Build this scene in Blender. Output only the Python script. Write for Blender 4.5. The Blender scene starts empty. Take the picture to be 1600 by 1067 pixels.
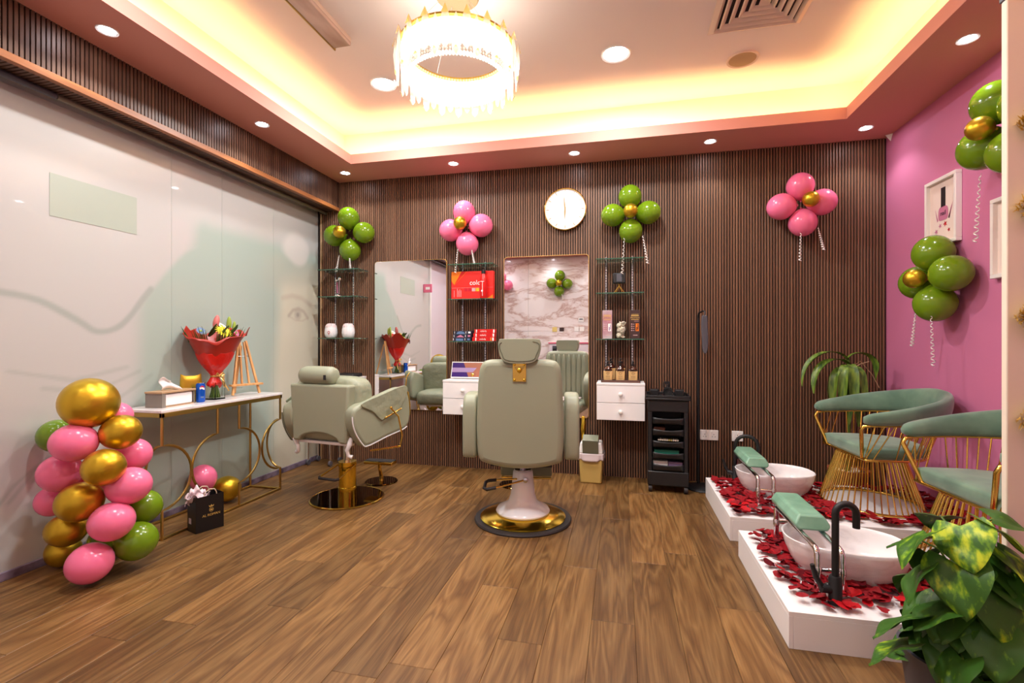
import bpy, math, random
from mathutils import Vector, Matrix, Euler, noise
random.seed(7)
PI = math.pi
S = bpy.context.scene
COL = S.collection
rad = math.radians

# ------------------------------------------------------------------ camera, world, exposure
cam_d = bpy.data.cameras.new('camera')
cam_d.sensor_width = 36.0
cam_d.lens = 36.0 * 750.0 / 1600.0
cam_d.clip_start = 0.02
cam = bpy.data.objects.new('camera', cam_d)
cam.location = (0, 0, 1.2)
cam.rotation_euler = (PI / 2, 0, rad(12.8))
COL.objects.link(cam)
S.camera = cam
W = bpy.data.worlds.new('world')
S.world = W
W.use_nodes = True
W.node_tree.nodes['Background'].inputs[0].default_value = (1.0, 0.93, 0.88, 1)
W.node_tree.nodes['Background'].inputs[1].default_value = 0.03
S.view_settings.view_transform = 'Standard'
S.view_settings.look = 'None'
S.view_settings.gamma = 1
S.view_settings.use_curve_mapping = False
S.view_settings.exposure = 0.78
# lamp strengths (all lamps are the fittings the room has)
P_SPOT = 7.0      # small soffit downlights
P_BIG = 17.0       # big ceiling downlights
P_COVE = 2.2      # warm cove strips, watts per metre
P_CHAND = 1.5     # chandelier ring emission
WARM = (1.0, 0.65, 0.25)
COOL = (0.94, 0.97, 0.98)

# ------------------------------------------------------------------ helpers
def lin(c):
    c = c / 255.0
    return c / 12.92 if c <= 0.04045 else ((c + 0.055) / 1.055) ** 2.4
def rgb(r, g, b):
    return (lin(r), lin(g), lin(b), 1)

MATS = {}
def mat(name, col, rough=0.5, metal=0.0, **k):
    m = bpy.data.materials.new(name)
    m.use_nodes = True
    p = m.node_tree.nodes['Principled BSDF']
    p.inputs['Base Color'].default_value = rgb(*col)
    p.inputs['Roughness'].default_value = rough
    p.inputs['Metallic'].default_value = metal
    for key, v in k.items():
        key = {'coat': 'Coat Weight', 'coat_rough': 'Coat Roughness', 'trans': 'Transmission Weight', 'ior': 'IOR',
               'sss': 'Subsurface Weight', 'sheen': 'Sheen Weight', 'spec': 'Specular IOR Level', 'alpha': 'Alpha',
               'emit': 'Emission Strength'}.get(key, key)
        if key == 'ecol':
            p.inputs['Emission Color'].default_value = (*v, 1)
        else:
            p.inputs[key].default_value = v
    MATS[name] = m
    return m
def nodes(m):
    return m.node_tree.nodes, m.node_tree.links, m.node_tree.nodes['Principled BSDF']
def bump(m, scale, strength=0.2, detail=3, stretch=None, dist=0.01):
    n, l, p = nodes(m)
    tc = n.new('ShaderNodeTexCoord'); nz = n.new('ShaderNodeTexNoise'); b = n.new('ShaderNodeBump')
    nz.inputs['Scale'].default_value = scale; nz.inputs['Detail'].default_value = detail
    b.inputs['Strength'].default_value = strength; b.inputs['Distance'].default_value = dist
    if stretch:
        mp = n.new('ShaderNodeMapping'); mp.inputs['Scale'].default_value = stretch
        l.new(tc.outputs['Object'], mp.inputs[0]); l.new(mp.outputs[0], nz.inputs['Vector'])
    else:
        l.new(tc.outputs['Object'], nz.inputs['Vector'])
    l.new(nz.outputs['Fac'], b.inputs['Height']); l.new(b.outputs[0], p.inputs['Normal'])
    return m
def mottle(m, c1, c2, scale=4, detail=4, stretch=None, lo=0.35, hi=0.65):
    n, l, p = nodes(m)
    tc = n.new('ShaderNodeTexCoord'); nz = n.new('ShaderNodeTexNoise'); r = n.new('ShaderNodeValToRGB')
    nz.inputs['Scale'].default_value = scale; nz.inputs['Detail'].default_value = detail
    src = tc.outputs['Object']
    if stretch:
        mp = n.new('ShaderNodeMapping'); mp.inputs['Scale'].default_value = stretch
        l.new(src, mp.inputs[0]); src = mp.outputs[0]
    l.new(src, nz.inputs['Vector'])
    r.color_ramp.elements[0].position = lo; r.color_ramp.elements[0].color = rgb(*c1)
    r.color_ramp.elements[1].position = hi; r.color_ramp.elements[1].color = rgb(*c2)
    l.new(nz.outputs['Fac'], r.inputs[0]); l.new(r.outputs[0], p.inputs['Base Color'])
    return m
def emitter(name, col, strength):
    m = bpy.data.materials.new(name); m.use_nodes = True
    n = m.node_tree.nodes; n.clear()
    e = n.new('ShaderNodeEmission'); o = n.new('ShaderNodeOutputMaterial')
    e.inputs[0].default_value = (*col, 1); e.inputs[1].default_value = strength
    m.node_tree.links.new(e.outputs[0], o.inputs[0]); MATS[name] = m
    return m

class MB:
    def __init__(s): s.v = []; s.f = []
    def add(s, vs, fs, M=None):
        o = len(s.v)
        s.v += [tuple(M @ Vector(p)) if M else tuple(p) for p in vs]
        s.f += [tuple(i + o for i in q) for q in fs]
        return s
    def box(s, c, d, M=None):
        x, y, z = c; a, b, e = d[0] / 2, d[1] / 2, d[2] / 2
        v = [(x + i * a, y + j * b, z + k * e) for k in (-1, 1) for j in (-1, 1) for i in (-1, 1)]
        return s.add(v, [(0, 2, 3, 1), (4, 5, 7, 6), (0, 1, 5, 4), (2, 6, 7, 3), (0, 4, 6, 2), (1, 3, 7, 5)], M)
    def bb(s, x0, x1, y0, y1, z0, z1, M=None):
        return s.box(((x0 + x1) / 2, (y0 + y1) / 2, (z0 + z1) / 2), (abs(x1 - x0), abs(y1 - y0), abs(z1 - z0)), M)
    def tube(s, pts, r, n=8, closed=False, M=None, flat=None):
        P = [Vector(p) for p in pts]; N = len(P); vs = []; up = None
        for i, p in enumerate(P):
            a = P[(i - 1) % N] if (closed or i) else P[0]
            b = P[(i + 1) % N] if (closed or i < N - 1) else P[-1]
            t = (b - a).normalized()
            if up is None:
                up = t.orthogonal().normalized()
            else:
                up = (up - t * up.dot(t))
                up = up.normalized() if up.length > 1e-6 else t.orthogonal().normalized()
            sd = t.cross(up); rr = r[i] if isinstance(r, (list, tuple)) else r
            for k in range(n):
                th = 2 * PI * k / n
                vs.append(p + up * math.cos(th) * rr + sd * math.sin(th) * rr)
        fs = []
        for i in range(N if closed else N - 1):
            for k in range(n):
                a = i * n + k; b = i * n + (k + 1) % n; j = ((i + 1) % N) * n
                fs.append((a, b, j + (k + 1) % n, j + k))
        if not closed:
            fs.append(tuple(range(n))[::-1]); fs.append(tuple((N - 1) * n + k for k in range(n)))
        return s.add(vs, fs, M)
    def lathe(s, prof, n=32, M=None, a0=0.0, a1=2 * PI):
        vs = []; fs = []; m = len(prof)
        for k in range(n):
            th = a0 + (a1 - a0) * k / n
            for r, z in prof: vs.append((r * math.cos(th), r * math.sin(th), z))
        for k in range(n):
            j = ((k + 1) % n) * m; i = k * m
            for q in range(m - 1): fs.append((i + q, j + q, j + q + 1, i + q + 1))
        return s.add(vs, fs, M)
    def ell(s, c, r, M=None, nu=20, nv=12, egg=0.0, e=1.0):
        """ellipsoid; egg tapers the -z end; e<1 makes it boxier"""
        def pw(v): return math.copysign(abs(v) ** e, v)
        vs = [(c[0], c[1], c[2] - r[2])]; fs = []
        for j in range(1, nv):
            ph = -PI / 2 + PI * j / nv
            for i in range(nu):
                th = 2 * PI * i / nu
                k = 1 - egg * max(0, -math.sin(ph)) ** 1.5
                vs.append((c[0] + r[0] * k * pw(math.cos(ph)) * pw(math.cos(th)), c[1] + r[1] * k * pw(math.cos(ph)) * pw(math.sin(th)), c[2] + r[2] * pw(math.sin(ph))))
        vs.append((c[0], c[1], c[2] + r[2])); L = len(vs) - 1
        for i in range(nu):
            k = (i + 1) % nu
            fs.append((0, 1 + k, 1 + i)); fs.append((L, L - nu + i, L - nu + k))
            for j in range(nv - 2):
                a = 1 + j * nu
                fs.append((a + i, a + k, a + nu + k, a + nu + i))
        return s.add(vs, fs, M)
    def grid(s, fn, nu, nv, M=None, cu=False):
        vs = [fn(i / (nu if cu else nu - 1), j / (nv - 1)) for j in range(nv) for i in range(nu)]
        fs = []
        for j in range(nv - 1):
            for i in range(nu if cu else nu - 1):
                k = (i + 1) % nu
                fs.append((j * nu + i, j * nu + k, (j + 1) * nu + k, (j + 1) * nu + i))
        return s.add(vs, fs, M)
    def prism(s, pts, h0, h1, M=None):
        """2-D outline in xy extruded h0..h1 along z"""
        n = len(pts)
        vs = [(x, y, h0) for x, y in pts] + [(x, y, h1) for x, y in pts]
        fs = [tuple(range(n))[::-1], tuple(range(n, 2 * n))] + [(i, (i + 1) % n, n + (i + 1) % n, n + i) for i in range(n)]
        return s.add(vs, fs, M)
    def mesh(s, name, smooth=None):
        me = bpy.data.meshes.new(name); me.from_pydata(s.v, [], s.f); me.update()
        if smooth is not None:
            me.polygons.foreach_set('use_smooth', [True] * len(me.polygons))
            if smooth < 180: me.set_sharp_from_angle(angle=rad(smooth))
        return me
    def build(s, name, m, parent=None, smooth=None, bevel=0, seg=2, sub=0, loc=None, rot=None, solid=0):
        o = bpy.data.objects.new(name, s.mesh(name, smooth if smooth is not None else (40 if bevel else None)))
        COL.objects.link(o)
        o.data.materials.append(MATS[m] if isinstance(m, str) else m)
        if parent: o.parent = parent
        if loc: o.location = loc
        if rot: o.rotation_euler = rot
        if solid:
            w = o.modifiers.new('solid', 'SOLIDIFY'); w.thickness = solid; w.offset = 0
        if bevel:
            b = o.modifiers.new('bevel', 'BEVEL'); b.width = bevel; b.segments = seg; b.limit_method = 'ANGLE'; b.angle_limit = rad(40)
        if sub:
            u = o.modifiers.new('sub', 'SUBSURF'); u.levels = sub; u.render_levels = sub
        return o
def tag(o, label, cat, group=None, kind=None):
    o['label'] = label; o['category'] = cat
    if group: o['group'] = group
    if kind: o['kind'] = kind
    return o
def thing(name, label, cat, loc=(0, 0, 0), rz=0, group=None):
    o = bpy.data.objects.new(name, None); COL.objects.link(o)
    o.location = loc; o.rotation_euler = (0, 0, rz); o.empty_display_size = 0.05
    return tag(o, label, cat, group)
def struct(o, label=None):
    o['kind'] = 'structure'
    if label: o['label'] = label
    return o
def group_empty(name, loc=(0, 0, 0)):
    o = bpy.data.objects.new(name, None); COL.objects.link(o); o.location = loc; o.empty_display_size = 0.05
    return o
def copy_tree(o, parent=None):
    c = o.copy(); COL.objects.link(c); c.parent = parent
    for ch in o.children: copy_tree(ch, c)
    return c
def text(name, s, size, m, parent, loc, rot, ext=0.0004, align='CENTER', sx=1.0):
    cu = bpy.data.curves.new(name, 'FONT'); cu.body = s; cu.size = size; cu.extrude = ext
    cu.align_x = align; cu.align_y = 'CENTER'; cu.resolution_u = 3
    t = bpy.data.objects.new(name + '_tmp', cu); COL.objects.link(t)
    me = bpy.data.meshes.new_from_object(t)
    bpy.data.objects.remove(t); bpy.data.curves.remove(cu)
    me.name = name
    o = bpy.data.objects.new(name, me); COL.objects.link(o); me.materials.clear(); me.materials.append(MATS[m])
    o.parent = parent; o.location = loc; o.rotation_euler = rot; o.scale = (sx, 1, 1)
    return o
def arc(cx, cy, r, a0, a1, n):
    return [(cx + r * math.cos(a0 + (a1 - a0) * i / n), cy + r * math.sin(a0 + (a1 - a0) * i / n)) for i in range(n + 1)]
def rrect(w, h, r, n=5, cx=0, cy=0):
    x, y = w / 2 - r, h / 2 - r
    return arc(cx + x, cy + y, r, 0, PI / 2, n) + arc(cx - x, cy + y, r, PI / 2, PI, n) + arc(cx - x, cy - y, r, PI, 1.5 * PI, n) + arc(cx + x, cy - y, r, 1.5 * PI, 2 * PI, n)
def light(name, kind, power, col, parent, loc, rot=(0, 0, 0), **k):
    L = bpy.data.lights.new(name, kind); L.energy = power; L.color = col
    for a, v in k.items(): setattr(L, a, v)
    o = bpy.data.objects.new(name, L); COL.objects.link(o); o.parent = parent; o.location = loc; o.rotation_euler = rot
    return o
def sm(a, b, x):
    t = max(0, min(1, (x - a) / (b - a))); return t * t * (3 - 2 * t)
FACE = (PI / 2, 0, 0)            # text that faces the camera side (-Y)

# ------------------------------------------------------------------ materials
def wood_floor():
    m = mat('oak_plank', (165, 112, 66), 0.42, spec=0.4)
    n, l, p = nodes(m)
    tc = n.new('ShaderNodeTexCoord'); oi = n.new('ShaderNodeObjectInfo')
    cmb = n.new('ShaderNodeCombineXYZ'); ml = n.new('ShaderNodeMath'); ml.operation = 'MULTIPLY'; ml.inputs[1].default_value = 37.0
    l.new(oi.outputs['Random'], ml.inputs[0])
    for i in range(3): l.new(ml.outputs[0], cmb.inputs[i])
    va = n.new('ShaderNodeVectorMath'); va.operation = 'ADD'
    l.new(tc.outputs['Object'], va.inputs[0]); l.new(cmb.outputs[0], va.inputs[1])
    mp = n.new('ShaderNodeMapping'); mp.inputs['Scale'].default_value = (9, 0.9, 1); l.new(va.outputs[0], mp.inputs[0])
    nz = n.new('ShaderNodeTexNoise'); nz.inputs['Scale'].default_value = 1.0; nz.inputs['Detail'].default_value = 2.5; nz.inputs['Distortion'].default_value = 0.6
    l.new(mp.outputs[0], nz.inputs['Vector'])
    rg = n.new('ShaderNodeMath'); rg.operation = 'MULTIPLY'; rg.inputs[1].default_value = 7.0
    l.new(nz.outputs['Fac'], rg.inputs[0])
    fr = n.new('ShaderNodeMath'); fr.operation = 'PINGPONG'; fr.inputs[1].default_value = 0.5
    l.new(rg.outputs[0], fr.inputs[0])
    mp2 = n.new('ShaderNodeMapping'); mp2.inputs['Scale'].default_value = (190, 6, 1); l.new(va.outputs[0], mp2.inputs[0])
    fine = n.new('ShaderNodeTexNoise'); fine.inputs['Scale'].default_value = 1.0; fine.inputs['Detail'].default_value = 4; l.new(mp2.outputs[0], fine.inputs['Vector'])
    mp3 = n.new('ShaderNodeMapping'); mp3.inputs['Scale'].default_value = (12, 1.6, 1); l.new(va.outputs[0], mp3.inputs[0])
    blot = n.new('ShaderNodeTexNoise'); blot.inputs['Detail'].default_value = 3; blot.inputs['Scale'].default_value = 1.0; l.new(mp3.outputs[0], blot.inputs['Vector'])
    r1 = n.new('ShaderNodeValToRGB'); e = r1.color_ramp.elements
    e[0].position = 0.0; e[0].color = rgb(108, 74, 38); e[1].position = 0.30; e[1].color = rgb(130, 94, 52)
    q = r1.color_ramp.elements.new(0.5); q.color = rgb(142, 106, 62)
    l.new(fr.outputs[0], r1.inputs[0])
    mx = n.new('ShaderNodeMixRGB'); mx.blend_type = 'MULTIPLY'; mx.inputs[0].default_value = 0.6
    r2 = n.new('ShaderNodeValToRGB'); r2.color_ramp.elements[0].position = 0.3; r2.color_ramp.elements[0].color = (0.55, 0.5, 0.46, 1); r2.color_ramp.elements[1].position = 0.6; r2.color_ramp.elements[1].color = (1, 1, 1, 1)
    l.new(fine.outputs['Fac'], r2.inputs[0]); l.new(r1.outputs[0], mx.inputs[1]); l.new(r2.outputs[0], mx.inputs[2])
    mb = n.new('ShaderNodeMixRGB'); mb.blend_type = 'MULTIPLY'; mb.inputs[0].default_value = 0.55
    r4 = n.new('ShaderNodeValToRGB'); r4.color_ramp.elements[0].position = 0.3; r4.color_ramp.elements[0].color = (0.58, 0.52, 0.48, 1); r4.color_ramp.elements[1].position = 0.55; r4.color_ramp.elements[1].color = (1, 1, 1, 1)
    l.new(blot.outputs['Fac'], r4.inputs[0]); l.new(mx.outputs[0], mb.inputs[1]); l.new(r4.outputs[0], mb.inputs[2])
    hv = n.new('ShaderNodeHueSaturation')
    r3 = n.new('ShaderNodeMapRange'); r3.inputs['To Min'].default_value = 0.68; r3.inputs['To Max'].default_value = 1.18
    l.new(oi.outputs['Random'], r3.inputs[0]); l.new(r3.outputs[0], hv.inputs['Value']); l.new(mb.outputs[0], hv.inputs['Color'])
    l.new(hv.outputs[0], p.inputs['Base Color'])
    b = n.new('ShaderNodeBump'); b.inputs['Strength'].default_value = 0.12; b.inputs['Distance'].default_value = 0.002
    l.new(fine.outputs['Fac'], b.inputs['Height']); l.new(b.outputs[0], p.inputs['Normal'])
wood_floor()
def slat_mat(name, axis, c1, c2):
    m = mat(name, c1, 0.42, spec=0.4)
    n, l, p = nodes(m)
    tc = n.new('ShaderNodeTexCoord'); sp = n.new('ShaderNodeSeparateXYZ'); l.new(tc.outputs['Object'], sp.inputs[0])
    dv = n.new('ShaderNodeMath'); dv.operation = 'DIVIDE'; dv.inputs[1].default_value = 0.022
    l.new(sp.outputs[axis], dv.inputs[0])
    fl = n.new('ShaderNodeMath'); fl.operation = 'ROUND'; l.new(dv.outputs[0], fl.inputs[0])
    wn = n.new('ShaderNodeTexWhiteNoise'); wn.noise_dimensions = '1D'; l.new(fl.outputs[0], wn.inputs['W'])
    mp = n.new('ShaderNodeMapping'); mp.inputs['Scale'].default_value = (200, 200, 3); l.new(tc.outputs['Object'], mp.inputs[0])
    nz = n.new('ShaderNodeTexNoise'); nz.inputs['Scale'].default_value = 1; nz.inputs['Detail'].default_value = 3; l.new(mp.outputs[0], nz.inputs['Vector'])
    ad = n.new('ShaderNodeMixRGB'); ad.inputs[0].default_value = 0.5; l.new(wn.outputs['Value'], ad.inputs[1]); l.new(nz.outputs['Fac'], ad.inputs[2])
    r = n.new('ShaderNodeValToRGB'); r.color_ramp.elements[0].position = 0.2; r.color_ramp.elements[0].color = rgb(*c1); r.color_ramp.elements[1].position = 0.8; r.color_ramp.elements[1].color = rgb(*c2)
    l.new(ad.outputs[0], r.inputs[0]); l.new(r.outputs[0], p.inputs['Base Color'])
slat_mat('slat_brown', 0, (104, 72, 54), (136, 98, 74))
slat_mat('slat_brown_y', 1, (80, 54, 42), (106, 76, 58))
mat('slat_backing', (34, 20, 14), 0.7)
mottle(mat('edge_wood', (150, 92, 48), 0.4), (132, 78, 38), (168, 104, 56), 30, 3, (1, 0.1, 1))
mat('soffit_pink_bounce', (212, 144, 130), 0.75)  # wall's pink turned warmer: bounce off the wood floor put into the colour
mat('wall_pink', (204, 116, 154), 0.7)
mat('ceiling_white', (244, 232, 224), 0.85)
mat('cream_paint', (240, 224, 204), 0.6)
mat('white_lacquer', (244, 240, 240), 0.32, spec=0.5)
mat('white_plastic', (240, 236, 232), 0.35)
mat('plaster_white', (225, 222, 218), 0.8)
mat('steel', (200, 200, 205), 0.25, 1.0)
mat('chrome', (225, 225, 228), 0.07, 1.0)
mat('gold_metal', (226, 188, 92), 0.18, 1.0)
mat('gold_polish', (234, 200, 70), 0.16, 1.0)
mat('gold_brushed', (196, 164, 94), 0.34, 1.0)
mat('bronze_mirror', (92, 70, 34), 0.06, 1.0)
mat('black_plastic', (26, 24, 26), 0.42)
mat('black_rubber', (44, 38, 38), 0.6)
mat('black_matte', (20, 18, 20), 0.5)
mat('dark_grey', (78, 76, 84), 0.45)
bump(mat('sage_leather', (152, 156, 133), 0.4, spec=0.4), 900, 0.06, 2)
bump(mat('sage_leather_soft', (149, 153, 129), 0.42, spec=0.4), 14, 0.55, 2, dist=0.02)
mat('sage_dark', (112, 114, 92), 0.42)
mottle(mat('green_velvet', (92, 122, 100), 0.85, sheen=0.5), (80, 110, 90), (108, 138, 114), 7, 3)
mottle(mat('mint_vinyl', (120, 165, 140), 0.35), (108, 152, 126), (136, 178, 152), 9, 3)
mat('balloon_pink', (248, 120, 160), 0.22, sss=0.15, spec=0.5)
mat('balloon_green', (108, 140, 22), 0.16, sss=0.05, spec=0.5)
mat('balloon_gold', (206, 170, 48), 0.34, 0.9)
mat('ribbon_silver', (238, 230, 226), 0.3, 0.3)
mat('mirror_silver', (242, 242, 242), 0.0, 1.0)
mat('shelf_glass', (190, 225, 210), 0.02, trans=0.92, ior=1.45)
mat('clear_glass', (250, 252, 250), 0.02, trans=1.0, ior=1.2)
mat('shelf_edge', (60, 100, 80), 0.1)
mat('red_box', (235, 40, 34), 0.3)
mat('red_dark', (205, 22, 20), 0.3)
mat('orange_print', (240, 120, 20), 0.3)
mat('crimson_print', (190, 18, 40), 0.35)
mat('print_white', (248, 240, 236), 0.5)
mat('print_pinkgrey', (200, 160, 160), 0.5)
mat('print_yellow', (236, 180, 30), 0.5)
mat('print_gold', (214, 176, 96), 0.4, 0.3)
mat('navy_box', (34, 36, 56), 0.35)
mat('print_blue', (90, 120, 160), 0.4)
mat('print_rose', (200, 120, 150), 0.4)
mat('purple_print', (44, 4, 96), 0.3)
mat('tan_print', (156, 94, 70), 0.3)
mat('lilac_print', (150, 124, 164), 0.4)
mat('amber_glass', (62, 26, 14), 0.1, coat=0.5)
bump(mat('kraft_label', (208, 168, 110), 0.65), 120, 0.1)
mat('tray_brown', (96, 66, 56), 0.4)
mat('cocoa_box', (66, 44, 42), 0.35)
mottle(mat('mauve_box', (170, 130, 134), 0.25), (176, 120, 132), (190, 176, 178), 8, 2)
mat('cotton', (238, 226, 206), 0.9)
mat('bin_beige', (192, 162, 92), 0.45)
mat('bag_white', (226, 210, 212), 0.35, spec=0.6)
mat('flap_green', (120, 124, 104), 0.25)
mottle(mat('pine', (220, 164, 104), 0.5), (206, 146, 86), (228, 176, 116), 40, 3, (1, 1, 0.08))
mat('bag_black', (14, 11, 12), 0.4)
mat('tissue_white', (244, 238, 238), 0.8, sss=0.1)
mat('tissue_pink', (238, 214, 220), 0.8)
mat('rope_cream', (226, 208, 180), 0.8)
mat('sticker_lilac', (206, 190, 206), 0.5)
bump(mat('wrap_red', (214, 26, 16), 0.35), 22, 0.4, 3, dist=0.02)
mat('wrap_red_sheer', (190, 46, 30), 0.35, trans=0.25)
mat('stem_green', (86, 116, 40), 0.5)
mat('leaf_dark', (48, 76, 28), 0.45)
mat('petal_yellow', (246, 208, 12), 0.6)
mat('petal_lilypink', (206, 110, 104), 0.5)
mat('bud_green', (150, 170, 60), 0.5)
mat('ribbon_gold', (226, 186, 110), 0.3, 0.7)
mat('box_bamboo', (186, 150, 112), 0.45)
mat('box_smoke', (150, 140, 130), 0.2, alpha=0.75)
mat('can_blue', (12, 84, 190), 0.2, 0.3)
mat('pouch_gold', (196, 160, 50), 0.28, 0.7)
mat('rose_petal', (138, 6, 20), 0.6, spec=0.25)
mat('rose_petal_bright', (184, 8, 22), 0.55, spec=0.25)
mat('rose_petal_deep', (92, 3, 16), 0.65, spec=0.2)
mottle(mat('terracotta', (150, 78, 40), 0.8), (134, 66, 32), (164, 90, 50), 10)
mat('soil', (50, 34, 24), 0.95)
mat('moss_pole', (92, 56, 36), 0.95)
mat('cream_plate', (226, 200, 120), 0.4)
mat('art_paper', (236, 214, 202), 0.6)
mat('frame_white', (238, 228, 222), 0.45)
mat('towel_pink', (240, 214, 212), 0.95)
mat('white_enamel', (240, 238, 240), 0.22, coat=0.3)
mat('sign_pink', (226, 110, 140), 0.4)
mat('sign_film', (172, 180, 166), 0.35)
mat('skirt_marble', (96, 86, 104), 0.3)
mottle(MATS['skirt_marble'], (72, 62, 80), (140, 126, 146), 12, 5)
mat('door_lavender', (222, 212, 222), 0.25, spec=0.6)
mat('crystal_gold', (240, 196, 110), 0.12, trans=0.5)
mat('grille_paint', (222, 200, 184), 0.5)
mat('speaker_mesh', (176, 150, 112), 0.7)
mat('duct_dark', (40, 22, 26), 0.9)
emitter('lamp_small', (1.0, 0.93, 1.0), 40)
emitter('lamp_big', (1.0, 0.92, 0.9), 20)
emitter('led_warm', WARM, 6)
emitter('chandelier_led', (1.0, 0.92, 0.82), P_CHAND)
def marble(name, base, vein, scale):
    m = mat(name, base, 0.14, spec=0.5)
    n, l, p = nodes(m)
    tc = n.new('ShaderNodeTexCoord'); mp = n.new('ShaderNodeMapping'); mp.inputs['Rotation'].default_value = (0, rad(40), 0); mp.inputs['Scale'].default_value = (0.7, 1, 1.9)
    l.new(tc.outputs['Object'], mp.inputs[0])
    nz = n.new('ShaderNodeTexNoise'); nz.inputs['Scale'].default_value = scale; nz.inputs['Detail'].default_value = 8; nz.inputs['Distortion'].default_value = 0.5; nz.inputs['Roughness'].default_value = 0.62
    l.new(mp.outputs[0], nz.inputs['Vector'])
    sb = n.new('ShaderNodeMath'); sb.operation = 'SUBTRACT'; sb.inputs[1].default_value = 0.5; l.new(nz.outputs['Fac'], sb.inputs[0])
    ab = n.new('ShaderNodeMath'); ab.operation = 'ABSOLUTE'; l.new(sb.outputs[0], ab.inputs[0])
    r = n.new('ShaderNodeValToRGB'); e = r.color_ramp.elements
    e[0].position = 0.0; e[0].color = rgb(*vein); e[1].position = 0.06; e[1].color = rgb(*base)
    k = e.new(0.02); k.color = rgb(*[(a * 0.55 + b * 0.45) for a, b in zip(base, vein)])
    l.new(ab.outputs[0], r.inputs[0]); l.new(r.outputs[0], p.inputs['Base Color'])
marble('marble_wall', (234, 226, 226), (192, 164, 156), 1.6)
marble('marble_white', (240, 234, 234), (226, 218, 218), 2.0)
def crystal():
    m = bpy.data.materials.new('crystal'); m.use_nodes = True; n = m.node_tree.nodes; l = m.node_tree.links; n.clear()
    o = n.new('ShaderNodeOutputMaterial'); t = n.new('ShaderNodeBsdfTranslucent'); t.inputs[0].default_value = (1, 0.95, 0.86, 1)
    tr = n.new('ShaderNodeBsdfTransparent'); g = n.new('ShaderNodeBsdfGlossy'); g.inputs['Roughness'].default_value = 0.1
    a = n.new('ShaderNodeMixShader'); a.inputs[0].default_value = 0.6; b = n.new('ShaderNodeMixShader'); b.inputs[0].default_value = 0.2
    l.new(t.outputs[0], a.inputs[1]); l.new(tr.outputs[0], a.inputs[2]); l.new(a.outputs[0], b.inputs[1]); l.new(g.outputs[0], b.inputs[2]); l.new(b.outputs[0], o.inputs[0])
    MATS['crystal'] = m
crystal()
def leaf_mat():
    m = mat('pothos_leaf', (60, 96, 24), 0.42, spec=0.35)
    n, l, p = nodes(m)
    tc = n.new('ShaderNodeTexCoord'); oi = n.new('ShaderNodeObjectInfo')
    va = n.new('ShaderNodeVectorMath'); va.operation = 'ADD'; ml = n.new('ShaderNodeVectorMath'); ml.operation = 'SCALE'; ml.inputs[3].default_value = 1.0
    cmb = n.new('ShaderNodeCombineXYZ'); k = n.new('ShaderNodeMath'); k.operation = 'MULTIPLY'; k.inputs[1].default_value = 50
    l.new(oi.outputs['Random'], k.inputs[0]); l.new(k.outputs[0], cmb.inputs[0]); l.new(tc.outputs['Object'], va.inputs[0]); l.new(cmb.outputs[0], va.inputs[1])
    mp = n.new('ShaderNodeMapping'); mp.inputs['Scale'].default_value = (6, 3, 3); l.new(va.outputs[0], mp.inputs[0])
    nz = n.new('ShaderNodeTexNoise'); nz.inputs['Scale'].default_value = 1; nz.inputs['Detail'].default_value = 4; l.new(mp.outputs[0], nz.inputs['Vector'])
    sb = n.new('ShaderNodeMath'); sb.operation = 'ADD'
    rr = n.new('ShaderNodeSeparateColor'); l.new(oi.outputs['Color'], rr.inputs[0])
    l.new(nz.outputs['Fac'], sb.inputs[0]); l.new(rr.outputs[0], sb.inputs[1])
    r = n.new('ShaderNodeValToRGB'); e = r.color_ramp.elements
    e[0].position = 0.60; e[0].color = rgb(56, 98, 30); e[1].position = 0.84; e[1].color = rgb(190, 204, 40)
    q = e.new(0.70); q.color = rgb(104, 148, 28)
    l.new(sb.outputs[0], r.inputs[0]); l.new(r.outputs[0], p.inputs['Base Color'])
leaf_mat()
mottle(mat('dracaena_leaf', (70, 104, 40), 0.4), (54, 84, 30), (120, 146, 50), 12, 3, (3, 3, 0.6))

# ------------------------------------------------------------------ the room
X0, X1, Y0, Y1, ZS, ZC = -3.02, 2.05, -0.45, 4.37, 2.81, 3.15
IX0, IX1, IY0, IY1 = -2.39, 1.59, 0.40, 3.92      # tray opening
# floor: slab with separate planks
fl = struct(MB().bb(X0, X1, Y0, Y1, -0.06, -0.004).build('floor', 'slat_backing'))
PW, PLN = 0.181, 1.22
def plank(x0, x1, y0, y1):
    g = 0.0005; e = 0.0014; t = 0.0
    x0 += g; x1 -= g; y0 += g; y1 -= g
    cx, cy = (x0 + x1) / 2, (y0 + y1) / 2; a, b = (x1 - x0) / 2, (y1 - y0) / 2
    v = [(-a, -b, -0.004), (a, -b, -0.004), (a, b, -0.004), (-a, b, -0.004), (-a, -b, -0.0012), (a, -b, -0.0012), (a, b, -0.0012), (-a, b, -0.0012),
         (-a + e, -b + e, t), (a - e, -b + e, t), (a - e, b - e, t), (-a + e, b - e, t)]
    f = [(8, 9, 10, 11)]
    for i in range(4):
        j = (i + 1) % 4; f += [(i, j, 4 + j, 4 + i), (4 + i, 4 + j, 8 + j, 8 + i)]
    m = MB(); m.add(v, f)
    o = m.build('plank', 'oak_plank', fl, loc=(cx, cy, 0))
x = X0; row = 0
offs = [0.3, 0.85, 0.1, 0.62, 1.05, 0.42]
while x < X1 - 0.01:
    xe = min(x + PW, X1); y = Y0 - offs[row % 6] - random.random() * 0.1
    while y < Y1:
        a, b = max(y, Y0), min(y + PLN, Y1)
        if b - a > 0.02: plank(x, xe, a, b)
        y += PLN
    x += PW; row += 1
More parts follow.
